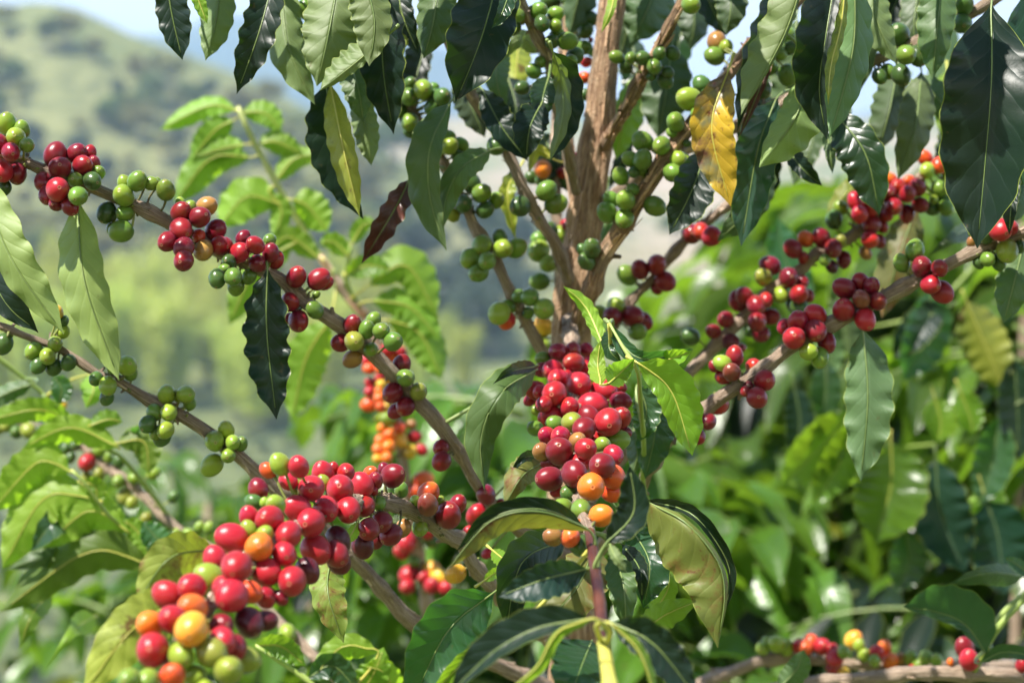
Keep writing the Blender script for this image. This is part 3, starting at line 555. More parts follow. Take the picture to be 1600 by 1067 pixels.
lf('OT2',[(1140,-50,.02),(1142,10),(1135,56)],24,26,'b','leaf',Y=1.36,tint=.6)
lf('OT2',[(1252,-60,.02),(1215,50),(1152,206)],38,-2,'a','dark',Y=1.27,t1=30,t2=60,wave=.22)
lf('OT2',[(1262,-60,.0),(1228,50),(1158,180)],40,4,'b','pale',Y=1.22,t1=30,t2=40,wave=.2)
lf('RB3',[(1138,110,.01),(1112,200),(1142,323)],32,32,'a','yellow',Y=1.24,t1=25,t2=25,wave=.12,label='yellow leaf blotched with purple brown, with painted grey sheen')
lf('RB3',[(1218,45,.02),(1190,130),(1155,215)],8,7,'a','brown',Y=1.26)
lf('OT2',[(1310,-60,.02),(1290,60),(1280,140),(1292,218)],44,34,'a','dark',Y=1.20,t1=20,t2=35,wave=.14)
lf('OT2',[(1335,-50,.0),(1335,60),(1318,140),(1296,216)],30,28,'b','leaf',Y=1.17,t1=45,t2=30,wave=.18,tint=1.2)
lf('OT2',[(1322,-30),(1314,40),(1298,105),(1294,165)],9,8,'b','gold',Y=1.15,t1=40,t2=40,wave=.3)
lf('OT2',[(1345,-40,.03),(1350,70),(1322,172)],25,22,'b','leaf',Y=1.32,tint=.7)  # tint lowered to paint the leaf as shaded
lf('RB3',[(1262,118,.02),(1242,185),(1186,262)],26,40,'b','pale',Y=1.23,t1=38,t2=30,tint=(1.5,1.45,1.2))  # tint raised to paint in the sunlight on this leaf
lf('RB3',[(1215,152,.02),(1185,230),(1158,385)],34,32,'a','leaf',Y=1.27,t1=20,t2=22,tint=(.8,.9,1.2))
lf('RB3',[(1105,232,.02),(1080,300),(1046,367)],30,34,'a','dark',Y=1.28)
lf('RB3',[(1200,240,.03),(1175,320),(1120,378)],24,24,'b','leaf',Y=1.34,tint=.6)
lf('RB3',[(1228,228,.02),(1252,262),(1285,291)],13,15,'a','dark',Y=1.32)
lf('RB3',[(1300,172,.02),(1352,240),(1374,336)],40,28,'a','leaf',Y=1.30,t1=18,t2=25,tint=.7)  # darker tint stands in for shade
lf('RB3',[(1290,205,.02),(1297,235),(1301,272)],9,9,'b','leaf',Y=1.3)
lf('OT2',[(1362,-50,.02),(1370,30),(1400,100)],28,22,'b','pale',Y=1.25)
lf('OT2',[(1475,-60,.03),(1465,40),(1457,126)],32,26,'b','leaf',Y=1.27)
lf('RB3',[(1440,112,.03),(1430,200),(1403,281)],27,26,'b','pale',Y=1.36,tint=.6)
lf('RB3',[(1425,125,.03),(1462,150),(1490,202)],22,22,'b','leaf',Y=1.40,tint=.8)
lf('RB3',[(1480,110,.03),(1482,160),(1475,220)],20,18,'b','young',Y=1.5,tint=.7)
lf('OT2',[(1549,8,.02),(1549,130),(1538,270),(1527,388)],72,62,'a','dark',Y=1.17,t1=14,t2=30,wave=.10)
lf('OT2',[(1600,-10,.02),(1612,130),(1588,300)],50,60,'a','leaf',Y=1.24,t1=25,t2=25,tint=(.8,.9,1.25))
lf('OT2',[(1590,260,.02),(1580,320),(1577,367)],14,10,'a','dark',Y=1.22)
lf('RB3',[(1608,270,.03),(1590,320),(1552,350)],18,20,'b','leaf',Y=1.34)
lf('RB1',[(1600,378,.02),(1585,440),(1568,505)],28,28,'b','leaf',Y=1.29)
lf('RB1',[(1530,350,.1),(1490,370),(1448,402)],12,16,'b','leaf',Y=1.5,tint=.7)
lf('RB2',[(1432,325,.02),(1405,400),(1378,497)],30,30,'b','olive',Y=1.52,tint=.7)
lf('RB2',[(1362,280,.02),(1325,300),(1290,345)],16,18,'b','gold',Y=1.55,tint=.6)
lf('UL',[(838,578,.05),(785,612),(752,680),(757,765)],30,28,'b','leaf',Y=1.22,t1=40,t2=35,tint=(.75,.75,.5),wave=.12)
lf('UL',[(840,572,.05),(800,580),(770,600)],12,8,'a','dark',Y=1.225)
lf('UL',[(418,418,0),(417,520),(432,655)],34,32,'a','dark',Y=1.23,wave=.28,t1=22,t2=26)
lf('UL',[(122,312,.02),(132,440),(186,594)],36,32,'b','pale',Y=1.21,t1=22,t2=35,wave=.14,tint=(1.75,1.6,1.3),label='pale underside of a long hanging leaf with cherry shadows')  # pale underside, its warm tint raised to paint in sunlight
lf('OT4',[(-35,262,.02),(15,400),(100,522)],26,34,'b','pale',Y=1.16,t1=30,t2=35,tint=(1.5,1.4,1.1))  # warm raised tint holds painted sunlight
lf('OT3',[(620,-50,.02),(628,20),(655,88)],20,18,'a','dark',Y=1.29)
lf('OT1',[(480,-50,.02),(482,0),(478,28)],12,12,'b','leaf',Y=1.3)
lf('OT4',[(-40,330,.02),(0,460),(60,520)],20,34,'a','dark',Y=1.18)
lf('RB1',[(1348,512,.01),(1356,620),(1345,752)],34,38,'b','pale',Y=1.27,t1=22,t2=28,tint=(.6,.72,.8),wave=.18)
lf('YS',[(945,545,-.02),(915,480),(880,447)],13,10,'b','young',Y=1.22,wave=.25,t1=45,t2=45)
lf('YS',[(940,602,-.02),(934,570),(938,532)],12,15,'b','young',Y=1.13,t1=20,t2=20)
lf('YS',[(950,600,-.02),(970,582),(992,560)],16,20,'a','young',Y=1.12,tint=(.75,.85,1.1))
lf('YS',[(948,505,.02),(1000,560),(1083,545)],14,12,'a','leaf',Y=1.17,t1=45,t2=50,tint=(1.3,1.5,1.6))
lf('YS',[(1010,568,.02),(1050,560),(1082,548)],14,14,'a','young',Y=1.165,t1=40,t2=40)
lf('YS',[(958,512,.02),(952,545),(972,568)],13,13,'a','leaf',Y=1.18)
lf('YS',[(995,566,0),(1048,610),(1082,712)],24,36,'a','young',Y=1.13,t1=30,t2=25,wave=.12,label='bright young yellow green leaf beside the central bunch')
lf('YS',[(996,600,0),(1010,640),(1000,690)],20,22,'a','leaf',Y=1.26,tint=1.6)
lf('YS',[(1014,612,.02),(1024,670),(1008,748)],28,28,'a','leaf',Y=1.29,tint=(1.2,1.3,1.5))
lf('YS',[(985,650,.02),(996,700),(990,742)],18,16,'b','leaf',Y=1.30)
lf('C',[(848,722,.04),(815,745),(788,792)],26,18,'b','olive',Y=1.18,t1=35,tint=.85)
lf('C',[(850,715,.05),(820,715),(795,745)],10,8,'a','dark',Y=1.19)
lf('Ctip',[(922,829,.01),(850,800),(770,812),(698,890)],-4,26,'b','olive',Y=1.01,t1=30,t2=45,wave=.10)
lf('Ctip',[(915,824,.02),(850,796),(775,806),(712,862)],18,10,'a','dark',Y=1.03,t1=20,t2=30,wave=.08)
lf('Ctip',[(946,850,0),(990,800),(984,728)],22,26,'a','dark',Y=.99,t1=40,t2=20,wave=.15)
lf('C',[(1004,782,.03),(1075,820),(1130,900),(1122,1012)],68,6,'b','olive',Y=1.10,t1=18,t2=60,wave=.08,tint=(.85,.9,.7),label='large rust stained olive leaf hanging beside the shoot')
lf('C',[(1002,780,.04),(1085,806),(1140,890),(1132,960)],6,12,'a','dark',Y=1.12,t1=40,t2=40)
lf('C',[(985,822,.03),(1015,880),(1005,950)],32,34,'a','leaf',Y=1.16,tint=(.9,1.1,1.2))
lf('Ctip',[(885,842,.05),(815,880),(790,990)],32,34,'a','dark',Y=1.10,t1=35,t2=30)
lf('Ctip',[(918,888,.02),(850,905),(778,932)],24,30,'a','dark',Y=.98,t1=25,t2=20,tint=(1.3,1.4,1.6))
lf('C',[(930,850,.04),(900,920),(838,985)],38,40,'b','olive',Y=1.14,t1=30,t2=30,tint=.8)
lf('Ctip',[(960,858,.03),(975,920),(978,985)],24,20,'b','leaf',Y=1.07,t1=30,t2=30,tint=(.75,.85,.6))
lf('Ctip',[(972,850,.04),(1000,890),(1003,942)],12,14,'a','dark',Y=1.09)
lf('Ctip',[(952,850,.01),(962,870),(979,894)],7,9,'b','pale',Y=.98)
lf('Ctip',[(928,968,0),(850,978),(775,1015),(700,1085)],34,14,'a','dark',Y=.90,t1=15,t2=45,wave=.1)
lf('Ctip',[(928,966,-.01),(870,988),(840,1040),(780,1090)],3,12,'b','young',Y=.885,t1=45,t2=35,tint=.75)
lf('Ctip',[(951,972,0),(1000,1020),(1030,1110)],4,10,'b','young',Y=.885,t1=45,t2=35,tint=.8)
lf('Ctip',[(953,972,.01),(1020,1005),(1090,1090)],30,30,'a','dark',Y=.91,t1=20,t2=20)
lf('Ctip',[(925,1000,.06),(905,1050),(880,1120)],50,40,'a','leaf',Y=1.0,tint=(1,1.2,1.2),petiole=False)
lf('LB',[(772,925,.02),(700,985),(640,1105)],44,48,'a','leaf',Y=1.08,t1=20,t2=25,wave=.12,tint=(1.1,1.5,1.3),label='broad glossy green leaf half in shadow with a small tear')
lf('Ctip',[(788,1000,.02),(730,1030),(670,1090)],14,20,'a','young',Y=1.02,t1=40,t2=45,tint=.7)
lf('C',[(1000,990,.03),(1040,960),(1092,938)],22,22,'b','young',Y=1.2,t1=30,tint=.7)
lf('C',[(1020,960,.03),(1045,915),(1035,880)],16,22,'b','young',Y=1.22,tint=.7)
lf('UL',[(768,858,.02),(790,875),(812,884)],13,10,'a','young',Y=1.2)
lf('UL',[(755,908,.02),(780,892),(808,888)],8,8,'a','young',Y=1.22)
lf('LB',[(518,865,.03),(512,925),(537,1004)],26,26,'b','olive',Y=1.14,t1=35,t2=30,tint=(1.1,1.5,1))
lf('LB',[(338,858,.03),(265,872),(213,945)],32,36,'b','olive',Y=.97,t1=15,t2=25,wave=.14,tint=(1.5,1.7,1.2))  # olive lime brightened by tint to look sunlit
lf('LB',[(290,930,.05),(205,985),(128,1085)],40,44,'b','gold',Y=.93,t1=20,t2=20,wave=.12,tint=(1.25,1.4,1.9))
lf('LB',[(560,815,.02),(545,840),(528,850)],8,10,'b','young',Y=1.09)
lf('RB3',[(1245,30,.02),(1238,110),(1212,178)],30,30,'b','dark',Y=1.42)
lf('RB3',[(1185,140,.02),(1192,200),(1160,262)],24,26,'a','dark',Y=1.44)
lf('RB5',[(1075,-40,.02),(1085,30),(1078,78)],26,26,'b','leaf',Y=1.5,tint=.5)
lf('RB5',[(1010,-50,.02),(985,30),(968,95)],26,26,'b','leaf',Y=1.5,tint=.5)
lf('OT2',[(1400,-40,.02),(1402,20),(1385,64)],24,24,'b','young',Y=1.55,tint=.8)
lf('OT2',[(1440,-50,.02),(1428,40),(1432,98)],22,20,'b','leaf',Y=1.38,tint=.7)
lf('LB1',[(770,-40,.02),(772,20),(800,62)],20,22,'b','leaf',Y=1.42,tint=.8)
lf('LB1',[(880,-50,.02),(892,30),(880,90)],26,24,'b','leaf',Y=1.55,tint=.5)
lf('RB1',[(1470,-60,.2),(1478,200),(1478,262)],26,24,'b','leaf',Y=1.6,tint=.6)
lf('OT1',[(600,-50,.02),(632,10),(640,48)],14,12,'b','pale',Y=1.30)
rs = random.Random(77)
for u0, v1 in [(585,120),(640,200),(745,215),(800,215),(875,300),(905,60),(985,60),(1010,190),(1062,130),(1120,60),(1165,250),(1188,330),(1222,230),(1268,150),(1320,215),(1345,130),(1380,240),(1420,230),(1450,60),(1475,270),(1500,60),(1560,330),(1395,60),(1090,330),(1250,290)]:
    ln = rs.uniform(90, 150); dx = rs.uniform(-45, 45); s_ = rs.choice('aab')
    lf(rs.choice(['RB3','OT2']) if u0 > 940 else 'LB1' if u0 > 790 else 'LB2', [(u0-dx, v1-ln, .02), (u0-dx*.3+rs.uniform(-10, 10), v1-ln*.5), (u0+dx*.4, v1)], rs.uniform(18, 30), rs.uniform(14, 30), s_, rs.choice(['dark','leaf','dark','leaf']), Y=rs.uniform(1.40, 1.58), t1=rs.uniform(15, 55), t2=rs.uniform(15, 55), wave=rs.uniform(.15, .3), tint=rs.uniform(.5, .9))  # rear canopy leaves, shade put into dark materials and low tints
# shading leaves of the crown above the picture
rs = random.Random(5)
for i in range(42):
    kk = rs.choice(['OT1','OT2','OT3','trunk','RB3','LB2']); x = rs.uniform(-150,1650) if kk != 'trunk' else rs.uniform(800,1150)
    y = rs.uniform(-420,-130); ln = rs.uniform(180,260)
    lf(kk,[(x,y,rs.uniform(-.1,.1)),(x+rs.uniform(-60,60),y+ln*.4),(x+rs.uniform(-90,90),min(y+ln*.8,-38))],rs.uniform(28,44),rs.uniform(28,44),rs.choice('ab'),rs.choice(['leaf','dark','leaf','pale']),Y=rs.uniform(1.02,1.4),petiole=False)

# ================================================================== neighbouring coffee plants
sap = thing('coffee_shoot', (P(690,533,1.85).x, 1.85, gz(1.85)), 'tall young coffee shoot with lime green leaves above a column of orange and yellow cherries', 'coffee plant')
branch(sap,'SH1',[(520,430,1.80,7),(546,466,1.8,7.5),(570,492,1.8,8),(595,555,1.8,8),(612,615,1.8,8),(625,685,1.8,8.5),(633,745,1.8,8.5),(640,800,1.81,9),(650,850,1.82,9),(662,910,1.83,9.5),(669,955,1.84,10),(680,1030,1.85,10),(690,1300,1.85,12),(690,2200,1.85,15)],(PALEB,),'lower_stem',rough=.08)
branch(sap,'SH2',[(372,168,1.76,3.2),(384,195,1.76,4),(400,228,1.77,4.5),(430,282,1.78,5),(462,338,1.79,5.5),(500,400,1.80,6.5),(522,432,1.80,7)],(LSTEM,),'green_stem',rough=.0,nodes=.15)
branch(sap,'SH3',[(500,400,1.799,6.4),(520,430,1.80,7.1),(546,466,1.8,7.7),(572,494,1.8,8.2)],(PINKST,),'pink_stem',rough=.0,nodes=.05)
branch(sap,'SH4',[(560,480,1.80,4),(540,435,1.79,3.5),(549,385,1.78,3)],(GSTEM,),'green_stem',rough=0,nodes=.1)
cl('SH1','a4','70 225 45 p,90 300 48 q,205 330 42 r,180 300 45 q,285 200 45 q,250 140 60 r,360 165 50 p,175 380 42 r,100 415 42 r,190 430 42 y,265 395 44 y,95 490 46 r,170 490 40 o,175 545 52 o,85 600 60 q,240 620 44 y,185 620 44 q,165 705 42 l,205 790 44 o,245 720 62 l,440 765 42 n,345 795 52 q,355 900 60 y,265 850 54 o,185 895 50 q,465 865 56 r,250 950 54 o,165 970 52 o,525 975 50 r,435 990 56 y,160 1050 42 y,235 1040 50 o')
cl('SH1','J','740 520 32 r,760 480 42 r,860 470 35 k,850 440 28 r,770 615 40 r,765 665 34 r,865 590 32 y,835 625 30 r,895 625 36 y,865 660 34 r,920 670 28 r,830 225 40 q,800 270 32 q,795 560 26 k')
cl('LB','J','965 612 40 y')
for a in [
 ('SH2',[(371,172,0),(325,166),(250,203)],12,14,'b'),('SH2',[(366,188),(335,205),(298,252)],16,18,'b'),('SH2',[(383,226),(350,232),(306,246)],15,14,'b'),
 ('SH2',[(392,246),(330,248),(272,318)],20,22,'b'),('SH2',[(436,318),(385,308),(342,356)],24,26,'b'),('SH2',[(378,176),(415,178),(440,206)],14,15,'b'),
 ('SH2',[(404,226),(430,222),(474,242)],14,14,'b'),('SH2',[(430,284),(462,248),(507,243)],13,13,'b'),('SH2',[(456,312),(480,322),(512,362)],20,22,'b'),
 ('SH2',[(515,500),(478,560),(456,655)],26,26,'b'),('SH4',[(549,382),(568,352),(588,348)],9,11,'b'),('SH4',[(545,400),(520,378),(498,382)],12,12,'b'),
 ('SH4',[(540,430),(575,415),(612,422)],14,14,'a'),('SH1',[(576,446),(635,415),(683,494)],22,24,'b'),('SH1',[(580,470),(640,480),(688,532)],18,20,'b'),
 ('SH1',[(605,500),(655,520),(691,592)],22,22,'b'),('SH2',[(460,380),(400,420),(358,508)],20,22,'b'),('SH2',[(500,405),(450,370),(420,400)],14,14,'b'),
 ('SH2',[(420,300),(440,330),(428,372)],14,12,'b')]:
    lf(a[0],a[1],a[2],a[3],a[4],'young',Y=1.78,wave=.14,t1=25,t2=25,tint=random.uniform(.7,1))

left = thing('coffee_tree', (P(-100,533,1.75).x, 1.75, gz(1.75)), 'coffee tree with lime leaves and one red cherry among many green ones', 'coffee tree')
branch(left,'LT',[(620,1180,1.58,10),(560,1085,1.59,9),(519,1050,1.6,8.5),(492,1027,1.6,8),(425,960,1.62,7.5),(380,905,1.63,7),(330,862,1.64,7),(290,836,1.65,7),(250,801,1.66,7),(211,762,1.67,6.5),(164,729,1.68,6),(127,696,1.69,6),(60,668,1.7,5.5),(-40,640,1.7,5),(-200,600,1.7,5)],(PALEB,))
branch(left,'LG',[(-40,528,1.55,3),(5,565,1.56,3.4),(52,602,1.57,3.4),(94,640,1.58,3.4),(122,663,1.58,3.4),(164,698,1.59,3.6),(187,712,1.6,3.6),(211,738,1.62,3.8),(238,772,1.64,4),(262,806,1.66,4)],(GSTEM,),'green_stem',rough=0)
branch(left,'LG2',[(112,735,1.5,2),(130,752,1.5,2.5),(165,800,1.51,3),(200,832,1.53,3),(240,878,1.55,3.2),(270,960,1.57,4),(280,1100,1.6,5)],(GSTEM,),'green_stem',rough=0)
branch(left,'LG3',[(400,1008,1.38,3),(440,1035,1.38,3.5),(480,1062,1.38,4),(530,1110,1.38,5)],(GSTEM,),'green_stem',rough=0)
branch(left,'LTM',[(-140,300,1.75,7),(-120,560,1.75,9),(-110,800,1.75,11),(-100,1200,1.75,13),(-100,2300,1.75,16)],(BARK,),'trunk')
cl('LT','b7','0 455 42 v,45 450 42 v,110 490 45 k,260 490 42 k,190 480 56 v,290 600 42 n,380 610 42 k,440 600 38 k,500 580 38 k,470 660 36 k,410 310 36 y,660 615 42 g,720 660 34 l,790 690 42 k,580 800 42 v,655 775 44 v,640 845 42 l,890 800 40 g,790 820 44 l,1025 765 42 l,830 920 52 v,880 960 40 v,580 695 58 r')
cl('LT','a1','300 325 38 k,475 530 40 g,540 535 40 g,400 570 40 g,315 580 44 l,340 650 44 l,120 470 40 v')
cl('LT','J','265 860 38 l')
for a in [
 ('LG',[(188,700,0),(110,668),(35,700)],16,18,'b','young',1.0),('LG',[(118,662,.02),(60,640),(-30,660)],15,14,'b','young',.9),('LG',[(52,600),(20,610),(-40,640)],14,14,'b','leaf',.9),
 ('LG2',[(112,738),(60,722),(-15,800)],24,24,'b','young',1.0),('LG2',[(150,780),(70,778),(3,888)],28,28,'b','young',1.05),('LG2',[(202,832),(140,798),(68,856)],22,24,'b','young',1.05),
 ('LG2',[(128,800,.05),(85,815),(48,862)],20,24,'a','leaf',1.2),('LG2',[(242,886),(140,862),(0,956)],26,26,'b','young',.42),('LG2',[(140,880,.06),(70,872),(10,890)],16,16,'b','leaf',.8),
 ('LG2',[(80,925,.06),(50,960),(30,1013)],14,14,'b','young',.5),('LG2',[(150,962,.3),(115,985),(70,1046)],16,16,'b','young',.8),
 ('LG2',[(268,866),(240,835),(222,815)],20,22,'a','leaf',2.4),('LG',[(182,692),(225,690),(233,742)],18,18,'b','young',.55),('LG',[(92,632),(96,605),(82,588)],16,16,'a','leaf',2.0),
 ('LG',[(140,585,.02),(146,610),(134,638)],16,13,'b','young',.8),('LG',[(140,665),(170,655),(192,660)],10,12,'b','young',.6),('LG',[(205,690,.02),(215,672),(226,672)],9,10,'a','leaf',2.4),
 ('LG2',[(130,752),(150,762),(150,790)],12,12,'a','young',.8),('LG2',[(240,880),(215,830),(190,812)],14,16,'b','young',.8),('LG3',[(592,1018,0),(535,1010),(484,1066)],15,18,'b','young',.95),
 ('LG3',[(400,1008,0),(440,1010),(478,1040)],14,14,'a','young',.7),('LG3',[(480,1060),(520,1040),(560,1080)],20,20,'a','leaf',1.2),('LG3',[(560,1090,.02),(585,1050),(600,1010)],20,20,'b','young',.8),
 ('LG3',[(620,1090,.02),(600,1050),(565,1040)],16,16,'b','young',1.0)]:
    lf(a[0],a[1],a[2],a[3],a[4],a[5],Y=1.38 if a[0]=='LG3' else 1.52,wave=.16,t1=22,t2=25,tint=a[6])

right = thing('coffee_tree', (P(1750,533,1.7).x, 1.7, gz(1.7)), 'coffee tree whose two bare pale boughs carry small cherries below the dense right hand foliage', 'coffee tree')
branch(right,'RT1',[(1040,1100,1.6,9),(1098,1067,1.6,9),(1153,1046,1.61,9),(1187,1033,1.61,8.5),(1229,1028,1.62,8.5),(1273,1030,1.62,8.5),(1342,1038,1.62,8),(1400,1044,1.62,8),(1500,1042,1.63,8.5),(1650,1045,1.68,9),(1745,1060,1.7,9)],(PALEB,),rough=.2)
branch(right,'RT2',[(1180,1080,1.44,8),(1256,1067,1.44,9),(1342,1060,1.44,10),(1394,1056,1.44,11),(1428,1051,1.44,11.5),(1497,1052,1.44,12),(1600,1057,1.46,12.5),(1700,1075,1.58,13),(1750,1100,1.7,13)],(PALEB,),rough=.2)
branch(right,'RTM',[(1745,250,1.72,8),(1748,600,1.71,12),(1750,1000,1.7,16),(1750,2200,1.7,22)],(BARK,),'trunk')
branch(right,'RG1',[(1640,880,1.42,5),(1600,935,1.42,5),(1560,980,1.42,4.5),(1530,1035,1.43,4),(1520,1052,1.44,4)],(GSTEM,),'green_stem',rough=0)
branch(right,'RG2',[(1680,850,1.44,6),(1600,930,1.44,5),(1565,960,1.44,4.5),(1540,1010,1.44,4)],(GSTEM,),'green_stem',rough=0)
cl('RT1','L','430 880 25 g,410 910 32 l,520 905 36 l,475 890 40 l,580 900 34 r,632 875 34 q,610 905 34 q,682 900 40 r,730 910 26 r,735 1000 36 d,740 955 40 r,825 870 40 y,780 925 30 l,850 895 28 l,875 940 30 l,965 905 34 q,930 930 34 r,1040 955 28 n,995 965 38 q,1085 950 34 l,1120 985 32 l,1155 950 32 l,920 965 28 g,1200 960 30 g,1090 1000 18 r,780 1020 26 y')
cl('RT2','L','1330 905 44 d,1350 960 47 p,1590 985 30 p,1265 970 16 o')
for a in [
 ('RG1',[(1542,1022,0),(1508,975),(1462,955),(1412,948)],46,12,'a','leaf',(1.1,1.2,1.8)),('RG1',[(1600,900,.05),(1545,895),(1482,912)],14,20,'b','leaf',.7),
 ('RG1',[(1530,1036,0),(1570,1018),(1640,1030)],10,12,'a','leaf',1.1),('RT2',[(1216,1075,0),(1245,1045),(1256,1014)],20,18,'b','leaf',1.0),
 ('RG1',[(1606,905),(1600,890),(1570,870)],10,10,'a','leaf',1.5)]:
    lf(a[0],a[1],a[2],a[3],a[4],a[5],Y=1.40,wave=.1,t1=18,t2=25,tint=a[6])
branch(right,'RH1',[(1745,300,1.75,3),(1640,330,2.1,2.5),(1540,400,2.3,2),(1440,490,2.3,2),(1300,520,2.3,1.5)],(GSTEM,),rough=0)
branch(right,'RH2',[(1748,560,1.75,4),(1640,620,2.1,3),(1540,680,2.3,3),(1400,700,2.3,2),(1340,700,2.3,1.5)],(GSTEM,),rough=0)
for a in [
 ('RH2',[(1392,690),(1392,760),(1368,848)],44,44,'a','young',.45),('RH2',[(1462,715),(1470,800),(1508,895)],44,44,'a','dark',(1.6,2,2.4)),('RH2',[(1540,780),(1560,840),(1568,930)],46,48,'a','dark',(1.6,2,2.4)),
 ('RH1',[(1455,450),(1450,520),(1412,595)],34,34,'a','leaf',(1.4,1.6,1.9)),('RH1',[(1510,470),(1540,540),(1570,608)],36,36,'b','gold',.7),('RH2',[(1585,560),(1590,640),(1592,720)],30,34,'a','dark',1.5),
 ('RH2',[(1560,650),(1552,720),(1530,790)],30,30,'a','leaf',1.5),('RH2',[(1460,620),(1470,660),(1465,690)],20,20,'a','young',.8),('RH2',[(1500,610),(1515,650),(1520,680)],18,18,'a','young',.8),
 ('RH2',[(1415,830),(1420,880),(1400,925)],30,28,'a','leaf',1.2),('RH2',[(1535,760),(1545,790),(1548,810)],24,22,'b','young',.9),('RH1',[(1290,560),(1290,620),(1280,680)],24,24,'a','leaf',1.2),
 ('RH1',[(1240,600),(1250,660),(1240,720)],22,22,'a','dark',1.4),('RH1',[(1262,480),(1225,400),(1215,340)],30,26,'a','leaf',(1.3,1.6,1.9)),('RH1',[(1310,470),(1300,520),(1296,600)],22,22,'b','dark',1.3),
 ('RH1',[(1480,480),(1445,500),(1395,560)],26,26,'a','dark',1.2),('RH2',[(1330,640),(1290,690),(1220,760)],28,28,'a','young',.75),('RH2',[(1345,650),(1320,710),(1270,790)],24,24,'a','young',.6),
 ('RH1',[(1330,430),(1320,470),(1330,560)],26,26,'b','dark',1.3)]:
    lf(a[0],a[1],a[2],a[3],a[4],a[5],Y=2.02,wave=.12,tint=a[6])

finish_at = list(BR)
build_cherries([tree, sap, left, right])
finish_branches()
for q in CH:
    if 'obj' in q: q['obj'].parent = BR[q['key']]['obj']
for q in LEAVES: build_leaf(q)

# ================================================================== out of focus coffee bushes
def bush_mesh(seed, h=2.1, rad=.75, nl=420, big=1.0, lm=('leaf','fresh','dark','gold'), droop=1.0, mix=.35):
    rs = random.Random(seed); fo = MB(); st = MB()
    tube(st, [(0,0,0,.022),(.02,.01,h*.5,.016),(0,.02,h*.97,.006)], k=8, rough=.1, step=.05)
    for i in range(nl//9):
        z = h*rs.uniform(.03, 1.0); a = rs.uniform(0, 6.283); L = rad*(1.08-z/h*.75)*rs.uniform(.6, 1.1)
        d = Vector((math.cos(a), math.sin(a), .28)); p0 = Vector((0, 0, z)); pts = []
        for j in range(5):
            t = j/4; q = p0+d*L*t+Vector((0, 0, -.22*L*t*t*1.6)); pts.append((*q, .0038*(1-.75*t)))
        tube(st, pts, n=9, k=5, mi=1)
        C = cr(pts, 20)
        for j in range(9):
            t = .25+.78*j/9; q = Vector(C[min(19, int(t*20))][:3]); side = 1 if j % 2 else -1
            out = Vector((-d.y, d.x, 0))*side*rs.uniform(.5, 1)+Vector((d.x, d.y, 0))*rs.uniform(.1, .8); out.z = rs.uniform(-.5, .35); out.normalize()
            ll = rs.uniform(.10, .16)*big; A = [q, q+out*ll*.5+Vector((0, 0, -.01)), q+out*ll*.85+Vector((0, 0, -ll*.45*droop*rs.uniform(.4, 1.6)))]
            Cm = cr([tuple(x) for x in A], 8); tg = Vector(Cm[-1]-Cm[0]).normalized(); n_ = tg.cross(Vector((0, 0, 1))); n_.normalize()
            up = n_.cross(tg).normalized(); ro = rs.gauss(0, .5); n2 = n_*math.cos(ro)+up*math.sin(ro); u2 = up*math.cos(ro)-n_*math.sin(ro)
            mi = 1 if (rs.random() < mix*(1.5*z/h) or z > .93*h) else rs.choice((0, 0, 2, 2, 0, 3) if rs.random() < .3 else (0, 2)); k_ = rs.uniform(.6, 1.2)*(.8 if mi == 1 else .6 if mi == 3 else .85)
            leaf_geo(fo, Cm, np.tile(np.array(n2), (8, 1)), np.tile(np.array(u2), (8, 1)), ll*rs.uniform(.17, .24), ll*rs.uniform(.17, .24), 22, 22, .12, rs.randrange(9999), 'a', na=8, ns=3, nw=3, mi=mi, tint=(k_, k_, k_))
    return st.build('stem', [TWIG, PET], as_mesh=True), fo.build('foliage', [LM[x] for x in lm], as_mesh=True)
BM = [bush_mesh(1, 2.1, .8, 1300, .88, mix=.4), bush_mesh(2, 1.9, .85, 1200, .88, mix=.6), bush_mesh(3, 2.3, .75, 1100, .95, mix=.08)]
def bush(u, ytop, Y, which, rz, label, group=None, sc=None):
    x = (u-800)/1600*KX*Y; z0 = gz(Y)
    top = CAMZ-(ytop-533.5)/1600*KX*Y; st, fo = BM[which]; hh = (2.1, 1.9, 2.3)[which]; s = (top-z0)/hh
    s_ = min(s, 1.5); t = thing('coffee_bush', (x, Y, top-hh*s_), label, 'coffee bush', group)
    t.rotation_euler.z = rz; t.scale = (s_*.9, s_*.9, s_)
    if top-hh*s_ > z0+.05:
        mb = MB(); tube(mb, [(0, 0, -(top-hh*s_-z0)/s_-.1, .03), (0, 0, .05, .022)], k=8, n=5); link('trunk', mb.build('trunk', [TWIG], as_mesh=True), t)
    link('stem', st, t); link('foliage', fo, t)
bush(1610, 215, 2.75, 0, .3, 'dense coffee bush behind the pale boughs, its dark leaves reaching highest of the bushes')
bush(1455, 345, 3.2, 2, 2.2, 'tall dark coffee bush behind the orange tipped cherry cluster on the right')
bush(1330, 300, 3.9, 0, 5.1, 'coffee bush with pale upper leaves seen above the double row of red cherries')
bush(1590, 560, 2.35, 2, 3.1, 'deep green coffee bush just behind the big bluish leaves')
bush(1330, 320, 3.3, 1, 1.2, 'lime tipped coffee bush behind the red cherries beside the hanging grey green leaf')
bush(1150, 640, 4.0, 1, 2.5, 'bright lit low coffee bush behind the rust stained olive leaf')
bush(1290, 700, 3.1, 1, 4.1, 'glossy low coffee bush directly behind the small bough cherries')
bush(1480, 520, 3.9, 2, .9, 'dark blurred coffee bush between the tallest bush and the small lit one')
bush(1120, 560, 5.2, 2, .2, 'distant pale coffee bush seen past the right of the central bunch')
bush(1235, 545, 6.0, 0, 2.2, 'farthest blurred coffee bush seen under the long right cherry branch')
bush(760, 585, 2.9, 1, 3.3, 'lime green coffee bush behind the drooping olive leaf of the left branch')
bush(820, 640, 2.5, 1, 5.3, 'coffee bush with bright leaves hidden behind the central bunch')
